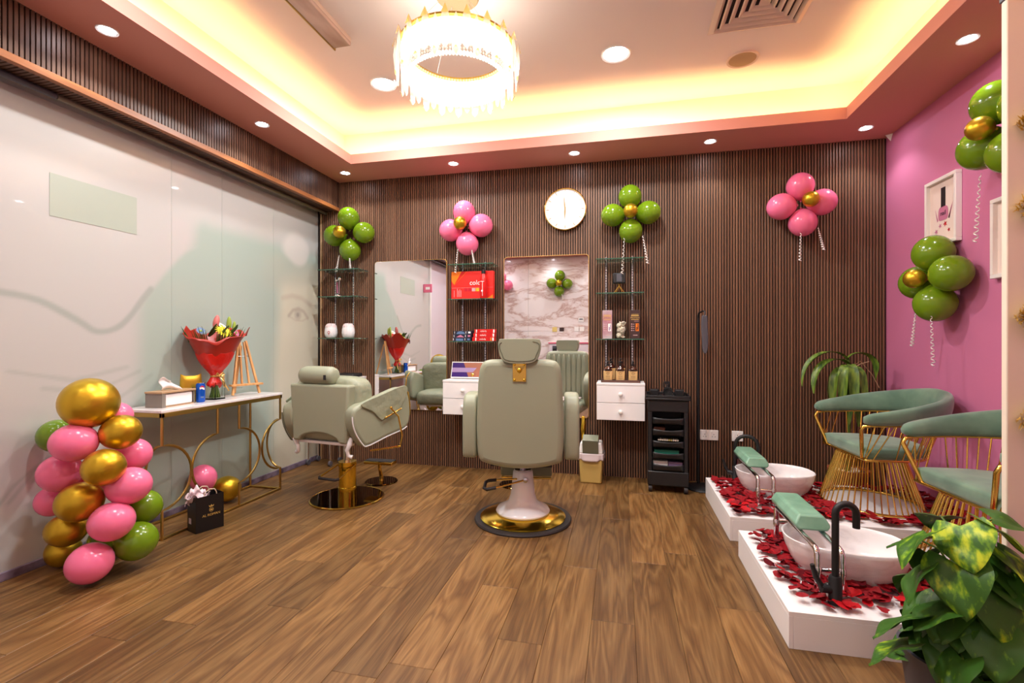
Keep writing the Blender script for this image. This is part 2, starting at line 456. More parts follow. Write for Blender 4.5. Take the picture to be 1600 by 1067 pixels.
# back wall: backing + vertical slats
wb = struct(MB().bb(X0 - 0.1, X1 + 0.1, Y1, Y1 + 0.1, 0, ZC).build('wall_back', 'slat_backing'))
s = MB(); x = X0 + 0.011
while x < X1 - 0.006:
    s.bb(x - 0.0066, x + 0.0066, Y1 - 0.012, Y1 + 0.001, 0.0, ZS); x += 0.022
o = s.build('slats', 'slat_brown', wb, bevel=0.0015, seg=1); o['kind'] = 'stuff'
# right wall (pink), partition (cream), rear wall (marble)
struct(MB().bb(X1, X1 + 0.1, Y0 - 0.1, Y1, 0, ZC).build('wall_right', 'wall_pink'))
pt = group_empty('wall_partition', (0, 0, 0)); struct(pt)
MB().bb(1.25, X1, 1.92, 1.945, 0, 2.34).build('panel', 'cream_paint', pt, bevel=0.004)
MB().bb(1.247, X1, 1.915, 1.95, 2.34, 2.375).build('cap', 'dark_grey', pt, bevel=0.003)
wr = struct(MB().bb(X0 - 0.1, X1 + 0.1, Y0 - 0.1, Y0, 0, ZC).build('wall_rear', 'plaster_white'))
for i in range(4):
    for k in range(2):
        MB().bb(X0 + 1.27 * i + 0.002, X0 + 1.27 * (i + 1) - 0.002, Y0, Y0 + 0.012, 1.4 * k + 0.002 + (0.0), 1.4 * (k + 1) - 0.002).build('marble_panel', 'marble_wall', wr)
# left wall: printed glass panes over a dark skirting
wl = struct(MB().bb(X0 - 0.12, X0 - 0.02, Y0, Y1, 0, ZC).build('wall_left', 'plaster_white'))
struct(MB().bb(X0 - 0.02, X0 + 0.012, 1.45, Y1, 0, 0.045).build('baseboard_left', 'skirt_marble', bevel=0.003))
win = struct(group_empty('window_1'))
gm = mat('printed_glass', (220, 214, 204), 0.30, coat=0.35, coat_rough=0.03)
n_, l_, p_ = nodes(gm)
at_ = n_.new('ShaderNodeVertexColor'); at_.layer_name = 'print'; l_.new(at_.outputs[0], p_.inputs['Base Color'])
def seg_d(py, pz, pl):
    best = 9
    for (a, b), (c, d) in zip(pl, pl[1:]):
        L2 = (c - a) ** 2 + (d - b) ** 2
        t = max(0, min(1, ((py - a) * (c - a) + (pz - b) * (d - b)) / L2)) if L2 else 0
        best = min(best, math.hypot(py - a - t * (c - a), pz - b - t * (d - b)))
    return best
# print on the glass, in wall metres (y along the wall, z up)
HAIR = [(1.75, 1.45), (1.93, 1.42), (2.12, 1.32), (2.22, 1.26), (2.33, 1.28), (2.42, 1.36), (2.52, 1.50), (2.68, 1.70), (2.85, 1.88), (3.05, 2.0)]
def cr_line(P, n=8):
    o = []
    for i in range(len(P) - 1):
        a, b, c, d = P[max(0, i - 1)], P[i], P[i + 1], P[min(len(P) - 1, i + 2)]
        for k in range(n):
            u = k / n
            o.append(tuple(0.5 * (2 * b[j] + (c[j] - a[j]) * u + (2 * a[j] - 5 * b[j] + 4 * c[j] - d[j]) * u * u + (3 * b[j] - a[j] - 3 * c[j] + d[j]) * u ** 3) for j in (0, 1)))
    return o + [P[-1]]
HAIR = cr_line(HAIR, 4)
def mix(a, b, t): return tuple(x + (y - x) * t for x, y in zip(a, b))
PINKW, GREENW, FACEC, HAIRC = (192, 190, 186), (168, 183, 173), (206, 203, 184), (146, 156, 148)
def hair_z(y):
    for (a, b), (c, d) in zip(HAIR, HAIR[1:]):
        if a <= y <= c: return b + (d - b) * (y - a) / (c - a)
    return HAIR[0][1] if y < HAIR[0][0] else HAIR[-1][1]
def paint(y, z):
    n1 = noise.noise((y * 1.3, z * 1.3, 3.1)); n2 = noise.noise((y * 5, z * 5, 8.0))
    c = PINKW
    # green body of hair right of and under the flowing line
    e = (hair_z(y) - z) + 0.05 * n1
    g = sm(-0.02, 0.06, e) * sm(2.36 - 0.10 * n1, 2.56, y)
    g = max(g, sm(2.80, 2.95, y + 0.2 * n1) * sm(2.15, 2.0, z))
    c = mix(c, GREENW, g)
    # flowing strands
    d = seg_d(y, z, HAIR[:26]); c = mix(c, HAIRC, 0.55 * sm(0.03, 0.006, d + 0.006 * n2))
    for k in range(4):
        pl = [(1.80 + 0.15 * k, 1.05 - 0.1 * k), (2.10 + 0.1 * k, 0.98 - 0.08 * k), (2.4 + 0.08 * k, 1.04 - 0.03 * k)]
        c = mix(c, HAIRC, 0.28 * sm(0.02, 0.003, seg_d(y, z, pl) + 0.01 * n2))
    for k in range(5):
        pl = [(1.70 + 0.1 * k, 0.30 + 0.08 * k), (1.82 + 0.1 * k, 0.46 + 0.06 * k), (1.98 + 0.1 * k, 0.58 + 0.05 * k)]
        c = mix(c, HAIRC, 0.45 * sm(0.018, 0.002, seg_d(y, z, pl) + 0.012 * n2))
    # face at the far end
    f = sm(3.66, 3.86, y + 0.05 * n1 + 0.25 * (1.4 - z) * 0.3) * sm(1.92, 1.72, z - 0.25 * (y - 3.9))
    c = mix(c, FACEC, f)
    # dark hair mass above the face
    hm = sm(3.45, 3.75, y) * sm(1.66, 1.80, z - 0.18 * (y - 4.0)) * sm(2.05, 1.92, z)
    c = mix(c, (178, 180, 166), 0.6 * hm)
    # white blossom in the hair
    b = sm(0.20, 0.12, math.hypot((y - 4.0) * 0.9, z - 2.08) + 0.05 * n2); c = mix(c, (214, 208, 202), 0.8 * b)
    # brow and eye
    br = seg_d(y, z, [(3.82, 1.60), (3.95, 1.63), (4.08, 1.62), (4.22, 1.565)]); c = mix(c, (186, 172, 156), 0.5 * sm(0.04, 0.004, br))
    ex, ez = y - 4.03, z - 1.455
    up = seg_d(y, z, [(3.90, 1.44), (3.96, 1.495), (4.04, 1.515), (4.12, 1.49), (4.18, 1.43)]); c = mix(c, (164, 152, 140), 0.55 * sm(0.028, 0.003, up))
    lo = seg_d(y, z, [(3.91, 1.435), (4.0, 1.40), (4.1, 1.40), (4.17, 1.43)]); c = mix(c, (180, 166, 152), 0.4 * sm(0.014, 0.002, lo))
    r = math.hypot(ex, ez)
    c = mix(c, (172, 164, 154), 0.5 * sm(0.062, 0.04, r)); c = mix(c, (138, 130, 124), 0.6 * sm(0.03, 0.012, r))
    return c
def pane(y0, y1, z0, z1, tint=None):
    ny, nz = max(2, int((y1 - y0) / 0.012)), max(2, int((z1 - z0) / 0.012)); m = MB()
    m.grid(lambda u, v: (0.0, y0 + u * (y1 - y0), z0 + v * (z1 - z0)), ny, nz)
    nf = len(m.v)
    cols = [paint(y, z) for _, y, z in m.v]
    m.bb(-0.012, -0.001, y0, y1, z0, z1)
    cols += [(200, 210, 200)] * 8
    o = m.build('pane', gm, win, loc=(X0, 0, 0))
    at = o.data.color_attributes.new('print', 'FLOAT_COLOR', 'POINT')
    flat = []
    for c in cols: flat += list(rgb(*c))
    at.data.foreach_set('color', flat)
seams = [1.45, 2.705, 3.135, 3.70, 4.345]
for a, b in zip(seams, seams[1:]): pane(a + 0.001, b - 0.001, 0.045, 2.50)
MB().bb(X0 - 0.005, X0 + 0.03, 4.345, Y1 - 0.012, 0.0, 2.50).build('frame_post', 'slat_backing', win, bevel=0.002)
MB().bb(X0 + 0.03, X0 + 0.042, 4.335, Y1 - 0.012, 0.0, 2.50).build('pale_seal', 'box_bamboo', win, bevel=0.002)
dr = struct(group_empty('door_1'))
MB().bb(X0 - 0.02, X0 + 0.0, Y0, 1.448, 0.0, 2.50).build('door_leaf', 'door_lavender', dr)
MB().bb(X0, X0 + 0.03, 1.40, 1.448, 0.0, 2.50).build('door_frame', 'plaster_white', dr)
MB().tube([(X0 + 0.05, 0.45, 0.8), (X0 + 0.05, 0.45, 1.3)], 0.012).build('door_handle', 'chrome', dr)
# bulkhead above the glass: slatted fascia, wooden edge, slatted underside
FX = -2.79
bk = struct(MB().bb(X0, FX - 0.012, Y0, Y1, 2.535, ZS).build('trim_bulkhead', 'slat_backing'))
s = MB(); u = MB(); y = Y0 + 0.011
while y < Y1 - 0.014:
    s.bb(FX - 0.013, FX, y - 0.0075, y + 0.0075, 2.552, ZS)
    u.bb(X0 + 0.01, FX - 0.03, y - 0.0075, y + 0.0075, 2.522, 2.536); y += 0.022
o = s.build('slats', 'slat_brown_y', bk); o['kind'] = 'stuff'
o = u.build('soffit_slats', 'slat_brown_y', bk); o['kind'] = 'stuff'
MB().bb(FX - 0.03, FX + 0.006, Y0, Y1 - 0.012, 2.515, 2.552).build('edge_board', 'edge_wood', bk, bevel=0.002)
mat('tube_grey', (128, 118, 100), 0.45, 0.3)
rl = thing('blind_tube', 'grey metal roller tube running under the slatted bulkhead above the glass', 'tube')
MB().tube([(-2.93, Y0, 2.503), (-2.93, 1.95, 2.503)], 0.016, 14).build('tube_section', 'dark_grey', rl, smooth=50)
MB().tube([(-2.93, 1.956, 2.503), (-2.93, Y1 - 0.02, 2.503)], 0.014, 14).build('tube_section', 'tube_grey', rl, smooth=50)
# soffit ring, lip, tray walls, ceiling
sf = struct(group_empty('trim_soffit'))
for q in ((FX, IX0 - 0.02, Y0, Y1), (IX1 + 0.02, X1, Y0, Y1), (IX0 - 0.02, IX1 + 0.02, Y0, IY0 - 0.02), (IX0 - 0.02, IX1 + 0.02, IY1 + 0.02, Y1)):
    MB().bb(q[0], q[1], q[2], q[3], ZS, ZS + 0.02).build('soffit_board', 'soffit_pink_bounce', sf)
LT = 2.895
for q in ((IX0 - 0.02, IX0, IY0 - 0.02, IY1 + 0.02), (IX1, IX1 + 0.02, IY0 - 0.02, IY1 + 0.02), (IX0, IX1, IY0 - 0.02, IY0), (IX0, IX1, IY1, IY1 + 0.02)):
    MB().bb(q[0], q[1], q[2], q[3], ZS, LT).build('lip', 'soffit_pink_bounce', sf)
B = 0.17
cl = struct(MB().bb(X0, X1, Y0, Y1, ZC, ZC + 0.08).build('ceiling', 'ceiling_white'))
for q in ((IX0 - B - 0.03, IX0 - B, IY0 - B, IY1 + B), (IX1 + B, IX1 + B + 0.03, IY0 - B, IY1 + B), (IX0 - B, IX1 + B, IY0 - B - 0.03, IY0 - B), (IX0 - B, IX1 + B, IY1 + B, IY1 + B + 0.03)):
    MB().bb(q[0], q[1], q[2], q[3], ZS + 0.02, ZC).build('cove_wall', 'ceiling_white', cl)
# warm LED strips lying in the cove
LEDW = 0.035
def strip(x0, x1, y0, y1, word):
    t = thing('led_strip', 'warm white LED strip hidden in the ceiling cove along the %s' % word, 'light', ((x0 + x1) / 2, (y0 + y1) / 2, ZS + 0.021))
    a, b = x1 - x0, y1 - y0
    MB().box((0, 0, 0.003), (a, b, 0.006)).build('tape', 'white_plastic', t)
    light('strip_light', 'AREA', P_COVE * max(a, b), WARM, t, (0, 0, 0.012), (PI, 0, 0), shape='RECTANGLE', size=a, size_y=b)
c_ = 0.06
strip(IX0 + 0.0, IX1, IY1 + c_, IY1 + c_ + LEDW, 'slatted wall')
strip(IX0 - c_ - LEDW, IX0 - c_, IY0, IY1, 'printed glass wall')
strip(IX1 + c_, IX1 + c_ + LEDW, IY0, IY1, 'pink wall')
strip(IX0, IX1, IY0 - c_ - LEDW, IY0 - c_, 'marble wall')

# ------------------------------------------------------------------ lamps
def downlight(x, y, label, group):
    t = thing('recessed_downlight', label, 'light', (x, y, ZS), 0, group)
    MB().lathe([(0.036, -0.001), (0.048, -0.004), (0.050, 0.0), (0.036, 0.002)], 24).build('trim_ring', 'white_plastic', t, smooth=50)
    MB().lathe([(0.0, -0.0015), (0.036, -0.0015), (0.036, 0.0)], 24).build('lens', 'lamp_small', t)
    light('spot', 'SPOT', P_SPOT, COOL, t, (0, 0, -0.012), spot_size=rad(110), spot_blend=0.55, shadow_soft_size=0.03)
for x in (-2.57, -1.48, -0.39, 0.70, 1.80):
    downlight(x, 4.12, 'small recessed downlight in pink soffit in front of slatted wall', 'downlights by the slatted wall')
for y in (3.06, 1.96, 0.86):
    downlight(-2.595, y, 'small recessed downlight in pink soffit beside slatted bulkhead', 'downlights along the bulkhead')
for y in (3.03, 1.96, 0.86):
    downlight(1.80, y, 'small recessed downlight in pink soffit above pink wall', 'downlights along the pink wall')
for x in (-2.2, -1.3, -0.4, 0.7):
    downlight(x, -0.16, 'small recessed downlight in pink soffit in front of marble wall', 'downlights by the marble wall')
def bigdown(x, y):
    t = thing('ceiling_downlight', 'large round white downlight set in the raised ceiling', 'light', (x, y, ZC), 0, 'large ceiling downlights')
    MB().lathe([(0.082, -0.003), (0.096, -0.008), (0.102, 0.0), (0.082, 0.001)], 32).build('trim_ring', 'white_plastic', t, smooth=50)
    MB().lathe([(0.0, -0.004), (0.06, -0.004), (0.082, -0.002), (0.082, 0.0)], 32).build('lens', 'lamp_big', t, smooth=50)
    light('disc_light', 'AREA', P_BIG, COOL, t, (0, 0, -0.02), shape='DISK', size=0.18)
for p in ((-1.754, 3.33), (-0.035, 3.33), (-1.754, 1.70), (-0.035, 1.70)): bigdown(*p)

# chandelier
ch = thing('chandelier', 'round crystal chandelier with gold tipped leaf pendants hanging from raised ceiling', 'chandelier', (-0.885, 2.53, ZC))
MB().lathe([(0.0, -0.05), (0.11, -0.05), (0.12, -0.04), (0.12, 0.0), (0.0, 0.0)], 40).build('canopy', 'speaker_mesh', ch, smooth=40)
for k in range(4):
    a = PI / 4 + k * PI / 2
    MB().tube([(0.07 * math.cos(a), 0.07 * math.sin(a), -0.05), (0.29 * math.cos(a), 0.29 * math.sin(a), -0.335)], 0.0012, 5).build('wire', 'steel', ch)
MB().lathe([(0.276, -0.345), (0.32, -0.345), (0.32, -0.335), (0.276, -0.335), (0.276, -0.345)], 56).build('ring_frame', 'gold_metal', ch, smooth=30)
MB().lathe([(0.288, -0.47), (0.308, -0.47), (0.308, -0.352), (0.288, -0.352), (0.288, -0.47)], 56).build('led_band', 'chandelier_led', ch, smooth=30)
light('up_glow', 'AREA', 1.8, (1.0, 0.92, 0.84), ch, (0, 0, -0.33), (PI, 0, 0), shape='DISK', size=0.56)
light('down_glow', 'AREA', 8.0, (1.0, 0.92, 0.84), ch, (0, 0, -0.49), (0, 0, 0), shape='DISK', size=0.56)
def pendant():
    m = MB(); o = []
    prof = [(-0.19, 0.0), (-0.17, 0.017), (-0.12, 0.025), (-0.06, 0.026), (-0.02, 0.018), (0.025, 0.0)]
    for z, w in prof: o.append((w, z))
    o += [(-w, z) for z, w in prof[::-1][1:-1]]
    for sgn in (1,):
        n = len(o); vs = [(x, 0.0, z) for x, z in o] + [(0, -0.012, -0.08), (0, 0.008, -0.08)]
        m.add(vs, [(i, (i + 1) % n, n) for i in range(n)] + [((i + 1) % n, i, n + 1) for i in range(n)])
    return m
pm = pendant().mesh('pendant'); pm.materials.append(MATS['crystal'])
tip = MB(); tip.add([(-0.019, -0.012, -0.022), (0.019, -0.012, -0.022), (0, -0.002, 0.029), (0, -0.018, -0.03), (-0.019, 0.01, -0.022), (0.019, 0.01, -0.022)], [(0, 3, 2), (3, 1, 2), (4, 5, 2)])
tm = tip.mesh('gold_tip'); tm.materials.append(MATS['crystal_gold'])
bt = MB(); bt.add([(-0.016, -0.012, -0.165), (0.016, -0.012, -0.165), (0, -0.003, -0.192), (0, -0.018, -0.150)], [(0, 2, 3), (2, 1, 3)])
bm_ = bt.mesh('gold_tip'); bm_.materials.append(MATS['crystal_gold'])
for k in range(40):
    a = 2 * PI * k / 40; hi = k % 2
    p = bpy.data.objects.new('pendant', pm); COL.objects.link(p); p.parent = ch
    r = 0.335 if hi else 0.328
    p.location = (r * math.cos(a), r * math.sin(a), -0.335 if hi else -0.365); p.rotation_euler = (0, 0, a + PI / 2)
    g = bpy.data.objects.new('gold_tip', tm if hi else bm_); COL.objects.link(g); g.parent = p
b = MB()
for k in range(96):
    a = 2 * PI * k / 96; r = 0.268
    for j in range(8):
        b.ell((r * math.cos(a), r * math.sin(a), -0.355 - 0.018 * j), (0.0062, 0.0062, 0.0075), None, 5, 4)
    b.ell((r * math.cos(a), r * math.sin(a), -0.355 - 0.018 * 8 - 0.008), (0.0085, 0.0085, 0.014), None, 6, 5)
o = b.build('bead_strands', 'crystal', ch, smooth=180); o['kind'] = 'stuff'
# air grille
ag = thing('air_grille', 'square white ceiling air diffuser with stepped louvres', 'air vent', (0.80, 2.985, ZC))
def sqring(a, b, z0, z1, m):
    vs = []
    for q, z in ((a, z0), (b, z1)): vs += [(-q, -q, z), (q, -q, z), (q, q, z), (-q, q, z)]
    m.add(vs, [(i, (i + 1) % 4, 4 + (i + 1) % 4, 4 + i) for i in range(4)])
m = MB(); sqring(0.265, 0.235, -0.002, -0.016, m); sqring(0.235, 0.205, -0.016, 0.012, m); m.build('frame', 'grille_paint', ag, solid=0.003)
for a in (0.20, 0.155, 0.11, 0.065):
    m = MB(); sqring(a, a - 0.038, -0.018, 0.014, m); sqring(a + 0.006, a, -0.010, -0.018, m); m.build('louvre', 'grille_paint', ag, solid=0.003)
MB().add([(-0.03, -0.03, -0.018), (0.03, -0.03, -0.018), (0.03, 0.03, -0.018), (-0.03, 0.03, -0.018), (0, 0, 0.006)], [(3, 2, 1, 0), (0, 1, 4), (1, 2, 4), (2, 3, 4), (3, 0, 4)]).build('centre', 'grille_paint', ag)
MB().bb(-0.23, 0.23, -0.23, 0.23, -0.001, 0.004).build('duct', 'duct_dark', ag)
sp = thing('ceiling_speaker', 'round flush ceiling speaker with tan mesh beside the air diffuser', 'speaker', (0.817, 3.583, ZC))
MB().lathe([(0.088, -0.006), (0.10, -0.009), (0.106, 0.0), (0.088, 0.001)], 36).build('rim', 'grille_paint', sp, smooth=50)
bump(MATS['speaker_mesh'], 600, 0.3, 1)
MB().lathe([(0.0, -0.006), (0.088, -0.005), (0.088, 0.0)], 36).build('mesh_cover', 'speaker_mesh', sp)
bt = thing('ceiling_batten', 'long translucent light batten wrapped in film on raised ceiling', 'light', (-1.745, 2.42, ZC))
MB().bb(-0.055, 0.055, -0.32, 0.36, -0.035, 0.0).build('body', 'grille_paint', bt, bevel=0.004)
mottle(mat('batten_film', (206, 176, 160), 0.2), (190, 158, 142), (222, 196, 182), 9, 3, (1, 0.3, 1))
MB().bb(-0.062, 0.062, -0.32, 0.345, -0.062, -0.035).build('diffuser', 'batten_film', bt, bevel=0.006)
MB().bb(-0.066, -0.058, -0.32, 0.36, -0.066, -0.02).build('edge_strip', 'gold_brushed', bt)

# ------------------------------------------------------------------ balloons
def balloon(parent, c, d, r, col, ln=1.12, name='balloon'):
    """c centre, d direction of the crown (knot is opposite), r radius"""
    q = Vector(d).normalized().to_track_quat('Z', 'Y').to_matrix().to_4x4()
    m = MB(); m.ell((0, 0, 0), (r, r, r * ln), None, 26, 18, egg=0.16)
    o = m.build(name, col, parent, smooth=180); o.matrix_local = Matrix.Translation(c) @ q
    k = MB().lathe([(0.0, 0.0), (0.004, 0.0), (0.009, -0.012), (0.007, -0.013), (0.0, -0.004)], 10, Matrix.Translation((0, 0, -r * ln + 0.001)))
    k.build('knot', col, o, smooth=60)
    return o
def ribbon(parent, p0, L, dx=0.0, turns=10, rr=0.008):
    m = MB(); pts = []
    for i in range(turns * 8 + 1):
        t = i / (turns * 8); a = 2 * PI * turns * t; k = rr * (0.6 + 0.9 * t)
        pts.append((p0[0] + dx * t + k * math.cos(a), p0[1] + k * math.sin(a), p0[2] - L * t))
    vs = []; fs = []
    for i, p in enumerate(pts): vs += [p, (p[0], p[1], p[2] + 0.008)]
    fs = [(2 * i, 2 * i + 2, 2 * i + 3, 2 * i + 1) for i in range(len(pts) - 1)]
    m.add(vs, fs); return m.build('ribbon', 'ribbon_silver', parent, smooth=180, solid=0.0006)
def flower(loc, rz, col, label, group, tilt=0.0, r=0.1, sp=0.145, ribs=((-0.05, 0.3), (0.06, 0.3)), cr=0.06, angs=None, off=(0, 0)):
    """balloon flower in the local xz plane, facing -y"""
    t = thing('balloon_flower', label, 'balloons', loc, rz, group)
    for k in range(4):
        a = tilt + k * PI / 2
        dv = Vector((math.cos(a), -0.12, math.sin(a)))
        balloon(t, (sp * math.cos(a), -0.0, sp * math.sin(a)), dv, r * (0.96 + 0.06 * random.random()), col, 1.06)
    balloon(t, (off[0], -0.105, off[1]), (0, -1, 0.1), cr, 'balloon_gold', 1.05, 'centre_balloon')
    for dx, L in ribs: ribbon(t, (dx, -0.05, -sp - 0.06), L, dx * 0.4)
    return t
flower((-2.600, 4.24, 2.252), 0, 'balloon_green', 'green balloon flower with gold centre above shelves next to printed glass', 'balloon flowers', 0.05, 0.105, 0.155, ((-0.08, 0.16), (0.03, 0.14)), off=(-0.04, 0.0))
flower((-1.404, 4.245, 2.252), 0, 'balloon_pink', 'pink balloon flower with gold centre above the shelf of red boxes', 'balloon flowers', 0.10, 0.107, 0.145, ((-0.06, 0.22), (0.07, 0.14)), off=(-0.02, 0.02))
flower((0.078, 4.245, 2.295), 0, 'balloon_green', 'green balloon flower with gold centre beside the wall clock', 'balloon flowers', 0.02, 0.10, 0.145, ((-0.05, 0.32), (0.10, 0.24)))
flower((1.40, 4.235, 2.29), 0, 'balloon_pink', 'pink balloon flower with gold centre on bare slats near pink wall', 'balloon flowers', 0.06, 0.104, 0.143, ((-0.02, 0.26), (0.10, 0.18)), off=(0.03, 0.01))
flower((1.93, 3.55, 1.60), rad(-90), 'balloon_green', 'green balloon flower with gold centre low on pink wall under framed print', 'balloon flowers', 0.06, 0.112, 0.155, ((-0.10, 0.22), (0.06, 0.34)))
flower((1.93, 2.98, 2.31), rad(-90), 'balloon_green', 'green balloon flower with gold centre high on pink wall behind partition edge', 'balloon flowers', 0.35, 0.112, 0.155, ((-0.09, 0.36),))
flower((-1.13, -0.33, 2.29), rad(180), 'balloon_green', 'green balloon flower with gold centre on white marble wall', 'balloon flowers', 0.05, 0.10, 0.145, ((-0.05, 0.1),))
flower((-2.28, -0.33, 2.30), rad(180), 'balloon_pink', 'pink balloon flower with gold centre on white marble wall', 'balloon flowers', 0.1, 0.10, 0.145, ((-0.05, 0.1),))
# balloon column
ax, ay = -2.70, 1.99
bc = thing('balloon_column', 'stacked column of pink, gold and green balloons on the floor by printed glass', 'balloons', (ax, ay, 0))
f_, a_ = 750.0, rad(12.8)
BAL = [  # colour, x, y, z, half length, radius, roll
    ('g', -2.659, 1.919, 0.885, 0.128, 0.128, 0.0), ('v', -2.915, 1.945, 0.700, 0.086, 0.086, 0.3), ('p', -2.669, 1.855, 0.694, 0.104, 0.094, 0.05),
    ('g', -2.543, 1.986, 0.728, 0.098, 0.089, 0.35), ('g', -2.502, 1.872, 0.576, 0.094, 0.090, 0.3), ('p', -2.610, 2.105, 0.580, 0.092, 0.088, 0.3),
    ('p', -2.793, 1.878, 0.529, 0.095, 0.095, 0.0), ('p', -2.481, 1.980, 0.454, 0.106, 0.094, 0.3), ('g', -2.641, 1.861, 0.398, 0.106, 0.096, 0.35),
    ('p', -2.905, 1.92, 0.365, 0.078, 0.078, 0.0), ('p', -2.485, 1.897, 0.299, 0.102, 0.094, 0.3), ('v', -2.535, 2.105, 0.302, 0.088, 0.088, 0.3),
    ('g', -2.774, 1.892, 0.234, 0.096, 0.082, 0.05), ('v', -2.485, 2.020, 0.153, 0.102, 0.098, 0.35), ('p', -2.548, 1.841, 0.110, 0.100, 0.096, 0.3),
    ('g', -2.90, 1.965, 0.083, 0.08, 0.08, 0.0), ('p', -2.682, 2.077, 0.795, 0.075, 0.072, 0.0), ('v', -2.768, 2.099, 0.10, 0.098, 0.098, 0), ('p', -2.82, 2.07, 0.45, 0.1, 0.1, 0)]
for k, (c, x, y, z, w, h, roll) in enumerate(BAL):
    m = MB(); m.ell((0, 0, 0), (h, h, w), None, 26, 18, egg=0.08)
    o = m.build('balloon', {'g': 'balloon_gold', 'p': 'balloon_pink', 'v': 'balloon_green'}[c], bc, smooth=180)
    d = Vector((math.cos(a_), math.sin(a_), roll))
    o.matrix_local = Matrix.Translation((x - ax, y - ay, z)) @ d.normalized().to_track_quat('Z', 'X').to_matrix().to_4x4()
# loose balloons under the console
t = thing('loose_balloon', 'loose pink balloon resting under the gold console table', 'balloon', (-2.90, 2.845, 0.225), 0, 'loose balloons under the console')
balloon(t, (0, 0, 0), (-0.2, -0.1, 1), 0.088, 'balloon_pink')
t = thing('loose_balloon', 'loose gold balloon lying on floor under the console table', 'balloon', (-2.875, 3.02, 0.1), 0, 'loose balloons under the console')
balloon(t, (0, 0, 0), (1, 0.3, 0.25), 0.094, 'balloon_gold')

# ------------------------------------------------------------------ slatted wall fittings
YM = Y1 - 0.012
def mirror(x0, x1, z0, z1, label):
    t = thing('wall_mirror', label, 'mirror', ((x0 + x1) / 2, YM, z0))
    o = rrect(x1 - x0, z1 - z0, 0.03)
    R = Matrix(((1, 0, 0, 0), (0, 0, 1, 0), (0, 1, 0, (z1 - z0) / 2), (0, 0, 0, 1)))
    MB().prism(o, -0.014, -0.001, R).build('backing', 'gold_brushed', t)
    o2 = rrect(x1 - x0 - 0.008, z1 - z0 - 0.008, 0.028)
    MB().prism(o2, -0.0175, -0.0142, R).build('silvered_glass', 'mirror_silver', t)
mirror(-2.385, -1.627, 0.535, 1.992, 'tall rounded wall mirror reflecting the console table and flowers')
mirror(-1.063, -0.281, 0.51, 1.985, 'tall rounded wall mirror behind the barber chair reflecting marble')
ck = thing('wall_clock', 'round white wall clock with thin gold rim and gold hands', 'clock', (-0.492, YM, 2.393))
RY = Matrix.Rotation(PI / 2, 4, 'X')
MB().lathe([(0.182, 0.0), (0.19, 0.004), (0.19, 0.04), (0.184, 0.044), (0.181, 0.036)], 56, RY).build('rim', 'gold_metal', ck, smooth=40)
mat('clock_face', (228, 218, 216), 0.4); mat('tick_gold', (150, 118, 52), 0.5)
MB().lathe([(0.0, 0.0), (0.182, 0.0), (0.182, 0.03), (0.0, 0.03)], 56, RY).build('face', 'clock_face', ck, smooth=40)
for k in range(60):
    a = 2 * PI * k / 60; L, w = (0.026, 0.005) if k % 5 == 0 else (0.013, 0.0015)
    if k in (28, 29, 31, 32, 33, 27): continue
    M = Matrix.Rotation(a, 4, 'Y')
    MB().bb(-w / 2, w / 2, -0.0312, -0.030, 0.172 - L, 0.172, M).build('tick', 'tick_gold', ck)
MB().add([(-0.004, -0.034, -0.02), (0.004, -0.034, -0.02), (0.0055, -0.034, 0.04), (0.0, -0.034, 0.128), (-0.0055, -0.034, 0.04)], [(0, 1, 2, 3, 4)], Matrix.Rotation(rad(-5), 4, 'Y')).build('minute_hand', 'tick_gold', ck, solid=0.001)
MB().add([(-0.005, -0.036, 0.02), (0.005, -0.036, 0.02), (0.006, -0.036, -0.03), (0.0, -0.036, -0.098), (-0.006, -0.036, -0.03)], [(0, 1, 2, 3, 4)], Matrix.Rotation(rad(2), 4, 'Y')).build('hour_hand', 'tick_gold', ck, solid=0.001)
def shelf_unit(xc, w, zs, ups, zb, label):
    t = thing('glass_shelf_unit', label, 'shelf', (xc, YM, 0), 0, 'glass shelves on the slatted wall')
    for ux in ups:
        m = MB().bb(ux - 0.006, ux + 0.006, -0.008, 0, zb, zs[0] + 0.05)
        up = m.build('upright', 'steel', t)
        s = MB(); z = zb + 0.01
        while z < zs[0] + 0.04:
            s.bb(ux - 0.0028, ux + 0.0028, -0.0085, -0.0078, z, z + 0.012); z += 0.024
        q = s.build('slots', 'black_matte', up); q['kind'] = 'stuff'
    for z in zs:
        g = MB().bb(-w / 2, w / 2, -0.2, -0.012, z, z + 0.008).build('shelf', 'shelf_glass', t)
        MB().bb(-w / 2, w / 2, -0.2015, -0.2, z + 0.0005, z + 0.0075).build('glass_edge', 'shelf_edge', g)
        for ux in ups:
            MB().add([(ux - 0.002, -0.005, z - 0.045), (ux + 0.002, -0.005, z - 0.045), (ux + 0.002, -0.005, z), (ux - 0.002, -0.005, z), (ux - 0.002, -0.17, z - 0.008), (ux + 0.002, -0.17, z - 0.008), (ux + 0.002, -0.17, z), (ux - 0.002, -0.17, z)],
                     [(0, 1, 2, 3), (4, 7, 6, 5), (0, 4, 5, 1), (3, 2, 6, 7), (0, 3, 7, 4), (1, 5, 6, 2)]).build('bracket', 'steel', t)
    return t
shelf_unit(-2.675, 0.44, (1.895, 1.632, 1.226), (-0.15, 0.052), 0.97, 'glass shelves with two white jars beside printed glass wall')
shelf_unit(-1.335, 0.43, (1.90, 1.582, 1.195), (-0.135, 0.088), 0.87, 'glass shelves holding red product boxes between the two mirrors')
shelf_unit(-0.01, 0.40, (1.90, 1.608, 1.215), (-0.12, 0.107), 0.87, 'glass shelves holding two tall product boxes and cotton jar')
